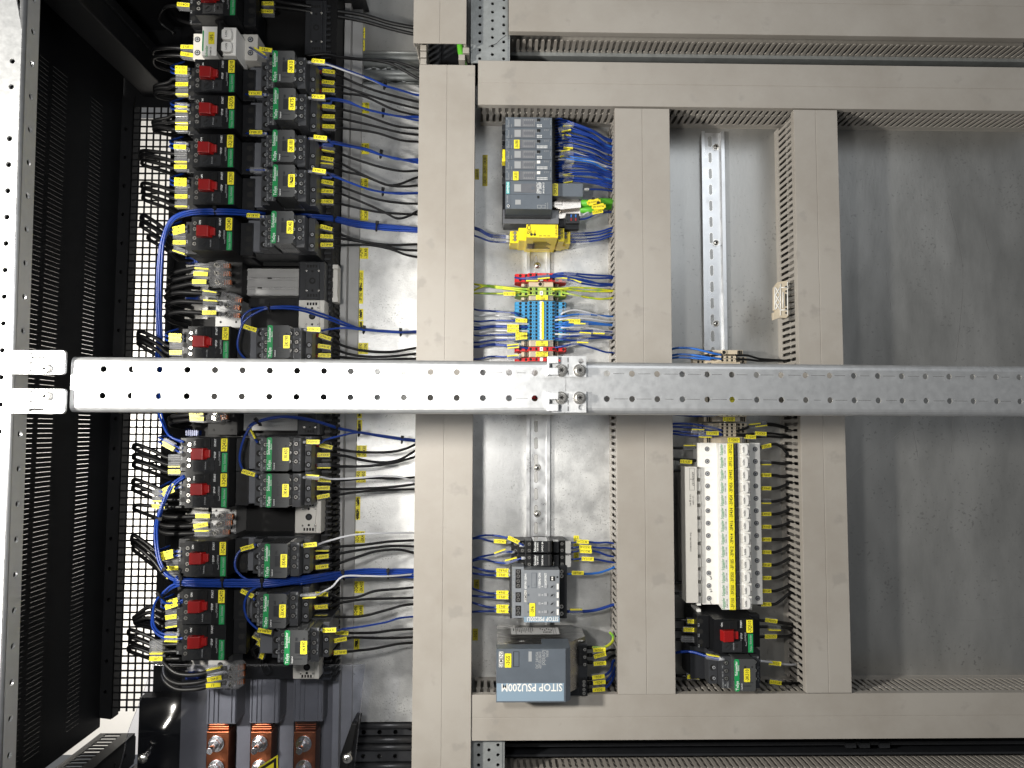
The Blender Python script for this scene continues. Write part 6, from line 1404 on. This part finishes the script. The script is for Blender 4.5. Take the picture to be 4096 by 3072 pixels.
for k, pts in enumerate(([(1880, 1134, 36), (1930, 1141, 40), (1980, 1145, 46), (2050, 1152, 52), (2120, 1157, 56)], [(1885, 1166, 36), (1935, 1146, 40), (1990, 1152, 46), (2060, 1160, 52), (2120, 1170, 56)], [(1885, 1173, 36), (1960, 1174, 40), (2020, 1174, 46), (2082, 1170, 48)],
                         [(2210, 1156, 54), (2260, 1153, 58), (2300, 1150, 54), (2380, 1154, 44), (2440, 1162, 34), (2480, 1164, 30)], [(2212, 1158, 54), (2270, 1158, 54), (2330, 1164, 46), (2400, 1166, 38), (2470, 1164, 30)], [(2250, 1170, 48), (2290, 1178, 54), (2340, 1188, 46), (2400, 1196, 40), (2450, 1192, 32), (2480, 1188, 28)])):
    wire(pts, 'wyg', 1.5, ('upper left', 'middle left', 'lower left marked', 'upper right', 'middle right', 'lower right sleeved')[k] + ' green and yellow earth wire at the green terminals', 'green and yellow earth wires', [(2038, 1178, 50, 0, '-3X11.3_PE:1A', 't')] if k == 2 else ([(2300, 1180, 54, 8, '', 'c', 18)] if k == 5 else ()))
LW = [(1232, 1244, 1262, 2078, 'c', 'wblue'), (1258, 1260, 1276, 2100, 'c', 'wwhite'), (1282, 1282, 1284, 2118, 't', 'wblue'), (1290, 1296, 1296, 2118, 'c', 'wwhite'), (1306, 1304, 1308, 2120, 't', 'wblue'), (1316, 1308, 1310, 2118, 'e', 'wblue'), (1330, 1322, 1324, 2118, 't', 'wwhite'), (1338, 1340, 1336, 2122, 't', 'wblue'), (1362, 1352, 1350, 2120, 't', 'wwhite'), (1368, 1362, 1352, 2122, 'c', 'wblue'), (1384, 1376, 1392, 2078, 'e', 'wblue'), (1388, 1380, 1394, 2118, 'u', 'wblue'), (1436, 1426, 1434, 2078, 'u', 'wblue')]
for k, (a, c, e, xe, st, mt_) in enumerate(LW):
    wire([(1880, a, 36), (1915, a + (c - a) * .4 + 4, 38), (1965, c, 42), (2030, c + (e - c) * .3, 52), (2060, (c + e) / 2, 56), (xe, e, 52)], mt_, 1.35, ('white' if mt_ == 'wwhite' else 'blue') + ' wire, ' + ORD[k] + ' from the top on the left side of the blue terminals', 'left wires of the blue terminals', [((2020 if k < 2 else 2085 if k in (2, 7, 8) else 2052), (c + e) / 2 + (2 if k < 9 else 0), 57, 2 if k < 8 else -6, '-3X11.3_0V:2%d' % (k % 9), st, 17)])
RW = [(1265, 1240, 1270, 'c', 'wwhite'), (1270, 1258, 1264, 'c', 'wlblue'), (1282, 1272, 1284, 'e', 'wwhite'), (1296, 1286, 1296, 't', 'wlblue'), (1296, 1298, 1300, 'c', 'wlblue'), (1310, 1302, 1298, 'u', 'wlblue'), (1312, 1310, 1322, 'c', 'wwhite'), (1322, 1326, 1326, 'e', 'wblue'), (1336, 1338, 1332, 'u', 'wwhite'), (1350, 1344, 1346, 'u', 'wblue'), (1352, 1362, 1352, 'e', 'wblue'), (1392, 1376, 1408, 'c', 'wblue')]
for k, (a, c, e, st, mt_) in enumerate(RW):
    xs_ = 2210 if k % 3 else 2248
    wire([(xs_, a, 50), (2250 + 8 * (k % 2), (a + c) / 2, 58), (2300, c, 54), (2360, (c + e) / 2 - 3, 48), (2420, e, 38), (2450, e + 2, 32), (2480, e + 4, 28)], mt_, 1.35, ('white' if mt_ == 'wwhite' else 'blue') + ' wire, ' + ORD[k] + ' from the top on the right side of the blue terminals', 'right wires of the blue terminals', [((2258, 2340, 2255, 2297, 2330, 2318, 2300, 2395, 2340, 2256, 2330, 2290)[k], c + 1, 55, (-14, 0, -2, 0, 3, 0, 3, 2, 4, 2, 2, -14)[k], '-3X11.3_0V:25C', st, 17)])
# relays / selectivity / power supply
for k, (pts, tg) in enumerate((([(1884, 2155, 36), (1930, 2142, 40), (1980, 2142, 46), (2030, 2152, 56), (2075, 2172, 66), (2098, 2184, 64)], (2055, 2160, 64, 25, '-3K522:12', 't')), ([(1884, 2156, 36), (1920, 2153, 38), (1960, 2164, 42), (2000, 2170, 46), (2045, 2170, 46)], (2000, 2166, 50, 3, '-3K522:11', 't')),
                               ([(1884, 2244, 36), (1920, 2228, 38), (1970, 2218, 44), (2020, 2208, 50), (2060, 2208, 48)], (2002, 2211, 54, -20, '', 'u')), ([(1884, 2246, 36), (1930, 2236, 38), (1980, 2248, 44), (2030, 2252, 54), (2075, 2236, 62), (2105, 2232, 64)], (2045, 2243, 60, -14, '', 'u')))):
    wire(pts, 'wblue', 1.4, ('first', 'second', 'third', 'fourth')[k] + ' blue wire at the left side of the two black relays', 'wires of the relays', [tg], [(pts[-1][0] - 20, pts[-1][1] + (-3 if k == 0 else 1), pts[-1][0], pts[-1][1], pts[-1][2], 'ferr')])
for k, (a, c, t) in enumerate(((2171, 2170, '3K522:A1'), (2193, 2190, '3K522:A2'), (2212, 2206, '3K512:A1'), (2237, 2237, '3K512:A2'))):
    e = (2170, 2192, 2222, 2246)[k]; x = (2330, 2340, 2342, 2350)[k]
    wire([(2278, a, 44), (2300, c, 46), (x, c - 4, 46), (2390, c + 1, 42), (2430, e, 36), (2480, e + 8, 30)], 'wblue', 1.4, 'blue wire with marker %s right of the black relays' % t, 'wires of the relays', [(x, c - 3 + (2 if k else 0), 48, 3, '-' + t, 't')])
for k, (a, c, t) in enumerate(((2264, 2284, '3F6:RST'), (2292, 2300, '3F6:S'), (2350, 2372, '3F6:4'), (2382, 2388, '3F6:3'), (2406, 2428, '3F6:2'), (2448, 2444, '3F6:1'))):
    wire([(1880, a, 36), (1910, a + (c - a) * .5, 38), (1960, c + 1, 42), (2010, c, 48), (2046, c, 54)], 'wblue', 1.6, 'dark blue wire with marker %s left of the grey selectivity module' % t, 'wires of the selectivity module', [(2010, c - (2 if k % 2 == 0 else 0), 50, 1, '-' + t, 't')], [(2036, c, 2050, c, 54, 'wblack' if k > 1 else 'ferr')])
wire([(2268, 2296, 50), (2310, 2295, 48), (2360, 2295, 44), (2400, 2290, 38), (2440, 2276, 34), (2475, 2262, 30)], 'wlblue', 1.6, 'light blue wire with marker 3F6:0V right of the selectivity module', 'wires of the selectivity module', [(2310, 2292, 52, 1, '-3F6:0V', 't')])
wire([(2268, 2446, 50), (2310, 2446, 48), (2360, 2444, 42), (2400, 2436, 38), (2450, 2420, 34), (2480, 2412, 30)], 'wblue', 2.2, 'thicker blue wire in clear sleeve right of the selectivity module', 'wires of the selectivity module', [(2304, 2444, 52, 0, '', 'u')])
for k, (pts, t, mt_, tg) in enumerate(((([(2348, 2590, 70), (2380, 2590, 70), (2420, 2588, 64), (2448, 2568, 54), (2452, 2545, 46), (2440, 2530, 36)], '3G5:PE', 'wyg', (2396, 2598, 72, -2))), ([(2348, 2620, 70), (2380, 2620, 70), (2410, 2612, 60), (2440, 2600, 44), (2470, 2604, 34)], '3G5:N(L2)', 'wblack', (2398, 2620, 72, -14)),
                                      ([(2348, 2648, 70), (2380, 2650, 70), (2420, 2645, 60), (2445, 2625, 44), (2470, 2622, 34)], '3G5:L1', 'wblack', (2398, 2652, 72, -4)), ([(2348, 2714, 70), (2380, 2712, 70), (2420, 2700, 62), (2442, 2680, 50), (2452, 2645, 40), (2466, 2640, 34)], '3G5:-', 'wblue', (2392, 2706, 72, -7)),
                                      ([(2348, 2732, 70), (2385, 2732, 68), (2430, 2718, 56), (2450, 2690, 44), (2464, 2660, 34)], '3G5:-.', 'wblue', (2396, 2728, 70, -5)), ([(2348, 2764, 70), (2385, 2760, 68), (2425, 2748, 60), (2448, 2720, 46), (2460, 2680, 36)], '3G5:+', 'wblue', (2394, 2757, 70, -5)))):
    wire(pts, mt_, 1.9, {'wyg': 'green and yellow', 'wblack': 'black', 'wblue': 'blue'}[mt_] + ' wire with marker %s right of the big power supply' % t.replace('-.', '- below the first'), 'wires of the power supply', [(*tg, '-' + t.replace('.', ''), 't')], [(2346, pts[0][1], 2368, pts[1][1], 70, 'blackm')])
# ---- COLUMN 3 wires
for k, (a, c, e, xe, mt_) in enumerate(((1399, 1392, 1420, 2885, 'wlblue'), (1425, 1418, 1436, 2885, 'wlblue'), (1434, 1430, 1437, 2822, 'wlblue'))):
    wire([(2668, a + 3, 34), (2710, c, 42), (2770, c + 2, 50), (2840, (c + e) / 2 + 4, 56), (xe, e, 54)], mt_, 1.6, ('first', 'second', 'third')[k] + ' bright blue wire reaching the beige terminals above the beam', 'blue wires at the beige terminals')
for k, (a, e) in enumerate(((1421, 1441), (1437, 1442))):
    wire([(2942, a, 54), (2990, a + 1, 46), (3040, (a + e) / 2 + 4, 40), (3120, e, 34), (3200, e + 2, 30)], 'wblack', 1.6, ('upper', 'lower')[k] + ' black wire right of the beige terminals above the beam', 'black wires at the beige terminals')
for k, (a, c, e, tx, st) in enumerate(((1657, 1652, 1655, 2750, 'c'), (1655, 1664, 1656, 2835, 'c'), (1697, 1698, 1722, 2845, 'c'), (1706, 1712, 1738, 2790, 'u'), (1722, 1730, 1739, 2848, 't'), (1732, 1742, 1740, 2820, 'e'))):
    wire([(2672, a, 34), (2720, c - 4, 40), (2780, c, 48), (2850, (c + e) / 2 + 1, 56), (2888, e, 54)], 'wblue', 1.6, ('first', 'second', 'third', 'fourth', 'fifth', 'sixth')[k] + ' dark blue wire on the left of the beige terminals under the beam', 'blue wires at the beige terminals', [(tx, (c + e) / 2, 57, 4 if k == 2 else 1, '-3X512:2', st, 18)])
for k, (a, c, e, tx, st, t) in enumerate(((1655, 1655, 1662, 3015, 'c', ''), (1657, 1648, 1664, 3065, 'c', ''), (1724, 1702, 1718, 3018, 'u', ''), (1726, 1696, 1714, 3042, 'e', ''), (1737, 1735, 1744, 3040, 't', '3X512:1'), (1738, 1748, 1750, 2998, 't', '3X512:2'))):
    wire([(2944, a, 54), (2980, (a + c) / 2 + 2, 50), (3020, c, 46), (3080, c - 2, 40), (3130, (c + e) / 2, 34), (3160, e, 30), (3200, e + 4, 28)], 'wblack', 1.6, ('first', 'second', 'third', 'fourth', 'fifth', 'sixth')[k] + ' black wire on the right of the beige terminals under the beam', 'black wires at the beige terminals', [(tx, c + 1, 48, -6 if k in (2, 3) else 3, '-' + t, st, 17)])
for k, (t, x, y) in enumerate(MC):
    yy = y + (-6 if k == 0 else 4 if k == 1 else 2); e = (1830, 1852, 1905, 1930, 1985, 2037, 2090, 2150, 2180, 2232, 2285, 2340, 2370)[k]; st = 't' if k not in (1, 4) else 'e'
    wire([(3030, yy, 34), (3064, yy - (6 if k == 0 else 0), 34), (3100, yy + (-14 if k == 0 else 0), 34), (3130, (yy + e) / 2 - (18 if k == 0 else -3), 32), (3165, e, 28), (3200, e + 10, 24)], 'wblack', 2.1, 'black wire with marker %s:2 leaving its white breaker to the right' % t, 'black wires of the white breakers', [(3062, yy - (4 if k == 0 else 0), 36, -12 if k == 0 else 0, '-%s:2' % t, st, 14.5)])
for k, (pts, tg, l) in enumerate((([(2670, 1791, 34), (2720, 1792, 36), (2790, 1790, 36)], (2757, 1789, 38, 0, '-3F522:1', 'u'), 'black wire with marker 3F522:1 left of the top white breaker'), ([(2670, 1832, 34), (2720, 1838, 36), (2790, 1842, 36)], (2742, 1848, 38, 4, '-3F512:1', 't'), 'black wire with marker 3F512:1 left of the second white breaker'), ([(2670, 1894, 34), (2700, 1884, 36), (2745, 1883, 40)], None, 'plain black wire entering the pale comb busbar at the top'),
                                  ([(2672, 2332, 34), (2720, 2330, 36), (2760, 2332, 36)], None, 'upper plain black wire going under the comb busbar'), ([(2672, 2371, 34), (2720, 2373, 36), (2760, 2374, 36)], (2740, 2374, 38, 0, '', 'c'), 'lower black wire with empty clear sleeve under the comb busbar'),
                                  ([(2672, 2477, 40), (2740, 2480, 46), (2815, 2484, 54)], (2772, 2485, 50, 2, '-3Q510:5L3', 't'), 'black wire with marker 3Q510:5L3 at the switch below the breakers'), ([(2672, 2517, 40), (2740, 2520, 46), (2815, 2524, 54)], (2757, 2518, 50, 2, '-3Q510:3L2', 't'), 'black wire with marker 3Q510:3L2 at the switch below the breakers'), ([(2672, 2556, 40), (2740, 2558, 46), (2815, 2560, 54)], (2750, 2556, 50, 2, '', 'c', 19), 'black wire with empty clear sleeve at the switch below the breakers'),
                                  ([(2672, 2700, 30), (2740, 2704, 40), (2850, 2704, 50)], (2771, 2706, 44, 2, '-3K510:1/L1', 't'), 'black wire with marker 3K510:1/L1 at the contactor in the lower right'), ([(3010, 2478, 40), (3090, 2486, 42), (3160, 2495, 34), (3210, 2500, 28)], (3082, 2482, 46, 8, '-3Q510:6T3', 't'), 'black wire with bright marker 3Q510:6T3 right of the red lever'),
                                  ([(3010, 2507, 40), (3090, 2508, 42), (3165, 2512, 32), (3210, 2516, 28)], (3096, 2511, 46, 2, '', 'e'), 'black wire with edge-on marker right of the red lever'), ([(3010, 2548, 40), (3090, 2546, 42), (3150, 2544, 34), (3180, 2535, 28), (3210, 2540, 24)], (3080, 2545, 46, 0, '-3Q510:2T1', 't'), 'black wire with marker 3Q510:2T1 right of the red lever'),
                                  ([(3060, 2724, 34), (3120, 2732, 38), (3180, 2734, 34), (3225, 2732, 28)], (3099, 2728, 42, 8, '-3K510:2/T1', 't'), 'black wire with marker 3K510:2/T1 at the lower right contactor'))):
    wire(pts, 'wblack', 2.1, l, 'black wires in the breaker column', [tg] if tg else ())
wire([(2672, 2620, 40), (2720, 2608, 50), (2770, 2608, 60), (2830, 2626, 74), (2878, 2636, 84), (2900, 2636, 86)], 'wblue', 1.9, 'bright blue wire arching to the lower right contactor', 'blue wires in the breaker column', [(2850, 2628, 82, 10, '', 'u')], [(2876, 2635, 2898, 2636, 86, 'ferr')])
wire([(3040, 2643, 80), (3080, 2648, 70), (3130, 2656, 56), (3180, 2658, 40), (3225, 2645, 30)], 'wwhite', 1.6, 'white wire with marker 3K510:A2 leaving the lower right contactor', 'blue wires in the breaker column', [(3097, 2652, 66, 6, '-3K510:A2', 't')])
# ---- thick dark cables added inside the ducts to blacken the slots
def fill(pts_list, label):
    for k, (p0, p1) in enumerate(pts_list): wire([p0, ((p0[0] + p1[0]) / 2 + R(-3, 3), (p0[1] + p1[1]) / 2 + R(-3, 3), p0[2] + R(-3, 6)), p1], 'wblack', 8, label, 'dark filler cables in the ducts', cat='cable')
fill([((x, 455, z), (x + 8, 2760, z)) for x, z in ((2492, 14), (2520, 12), (2550, 14), (2580, 12), (2610, 14), (2500, 34), (2535, 32))], 'dark filler cable added inside the first upright duct to blacken its slots')
fill([((x, 455, z), (x + 8, 2760, z)) for x, z in ((3215, 14), (3240, 12), (3265, 14), (3290, 12), (3222, 34), (3250, 32))], 'dark filler cable added inside the second upright duct to blacken its slots')
fill([((1930, y, z), (4200, y + 8, z)) for y, z in ((300, 14), (330, 12), (360, 14), (405, 14), (410, 34), (385, 32))], 'dark filler cable added inside the wide upper duct to blacken its slots')
fill([((1930, y, z), (4200, y, z)) for y, z in ((2800, 14), (2830, 12), (2860, 14), (2795, 34), (2820, 32))], 'dark filler cable added inside the wide lower duct to blacken its slots')
fill([((2070, y, z), (4200, y + 10, z)) for y, z in ((70, -14), (95, -14), (110, 6), (85, 10))], 'dark filler cable added inside the topmost duct to blacken its slots')
# ================================================================ yellow adhesive labels on the plate
def plab(txts, x, y, w_, h_, label, mt='yellow', scrib=False):
    X, Y, _ = W(x, y, 0); k = 1 / 2.68
    b = MB(); b.box(X - w_ * k / 2, X + w_ * k / 2, Y - h_ * k / 2, Y + h_ * k / 2, .1, .35)
    n = len(txts)
    for i, t in enumerate(txts): b.text(t, X + ((i + .5) / n - .5) * w_ * k, Y, .42, 6.4 if n > 1 else min(6.6, w_ * k * .8), 90, 1, h_ * k * .86, .9)
    if scrib: b.tube(cr([(X + R(-2, 2), Y + R(-7, 7), .5) for _ in range(12)], 3), .5, 1, 4)
    single('plate_label', b, [mt, 'ink'], label, 'label', 'yellow labels on the plate')
for t, x, y, w_, h_ in ((['-3Q4'], 1450, 132, 21, 45), (['-3F5'], 1449, 182, 21, 46), (['-3Q10', '-3K10'], 1457, 432, 41, 45), (['-3Q75', '-3K75'], 1456, 595, 41, 45), (['-3Q180', '-3K180'], 1453, 736, 41, 46), (['-3Q280', '-3K280'], 1453, 860, 41, 46), (['-3Q40', '-3K40'], 1453, 1013, 41, 45),
                        (['-3Q190', '-3K190'], 1452, 1394, 41, 45), (['-3Q430', '-3K430'], 1446, 1805, 41, 46), (['-3Q450', '-3K450'], 1443, 1907, 41, 46), (['-3Q460', '-3K460'], 1439, 2148, 41, 46), (['-3Q470', '-3K470'], 1435, 2348, 41, 46), (['-3Q490', '-3K490'], 1433, 2444, 41, 46)):
    plab(t, x, y, w_, h_, 'yellow label on the plate reading ' + ' and '.join(t))
for t, x, y, h_ in (('-3F150  -3F250  -3F350', 1443, 1148, 136), ('-3F434', 1443, 1258, 45), ('-3F185', 1443, 1304, 42), ('-3F414', 1437, 1652, 42), ('-3F416', 1438, 1700, 42), ('-3F456', 1431, 2010, 46), ('-3F454', 1430, 2056, 46)):
    plab([t], x, y, 21, h_, 'pen-marked yellow label on the plate reading ' + t, scrib=True)
plab(['-3F492'], 1427, 2575, 21, 42, 'fully scribbled yellow label near the lowest contactor', scrib=True)
plab(['-3A310'], 1908, 697, 17, 45, 'dull yellow label reading -3A310 close to the duct', 'dully'); plab(['-3A331  -3A351  -3A381'], 1940, 682, 21, 130, 'long dull yellow label reading -3A331 -3A351 -3A381', 'dully')
plab(['-3F6'], 1906, 2339, 21, 42, 'dull yellow label reading -3F6 left of the selectivity module', 'dully'); plab(['-3G5'], 1901, 2538, 21, 46, 'dull yellow label reading -3G5 left of the power supply', 'dully')
plab(['-3K522'], 2305, 2165, 21, 45, 'yellow label reading -3K522 right of the relays'); plab(['-3K512'], 2305, 2222, 21, 45, 'yellow label reading -3K512 right of the relays')
# pieces that differ on the two copies in the breaker column
for nm_ in [o.name for o in bpy.data.objects if o.parent is None]:
    o = bpy.data.objects[nm_]
    if o.get('label', '').endswith('-3K510'):
        for c in kids(o):
            if c.name.startswith('end_cover'): bpy.data.objects.remove(c)
    elif o.get('label', '').endswith('-3Q510'):
        for c in kids(o):
            if c.name.startswith('front_face'):
                for s_ in kids(c): bpy.data.objects.remove(s_)
for o in bpy.data.objects:
    if 'org' in o: del o['org']
bpy.context.view_layer.update()
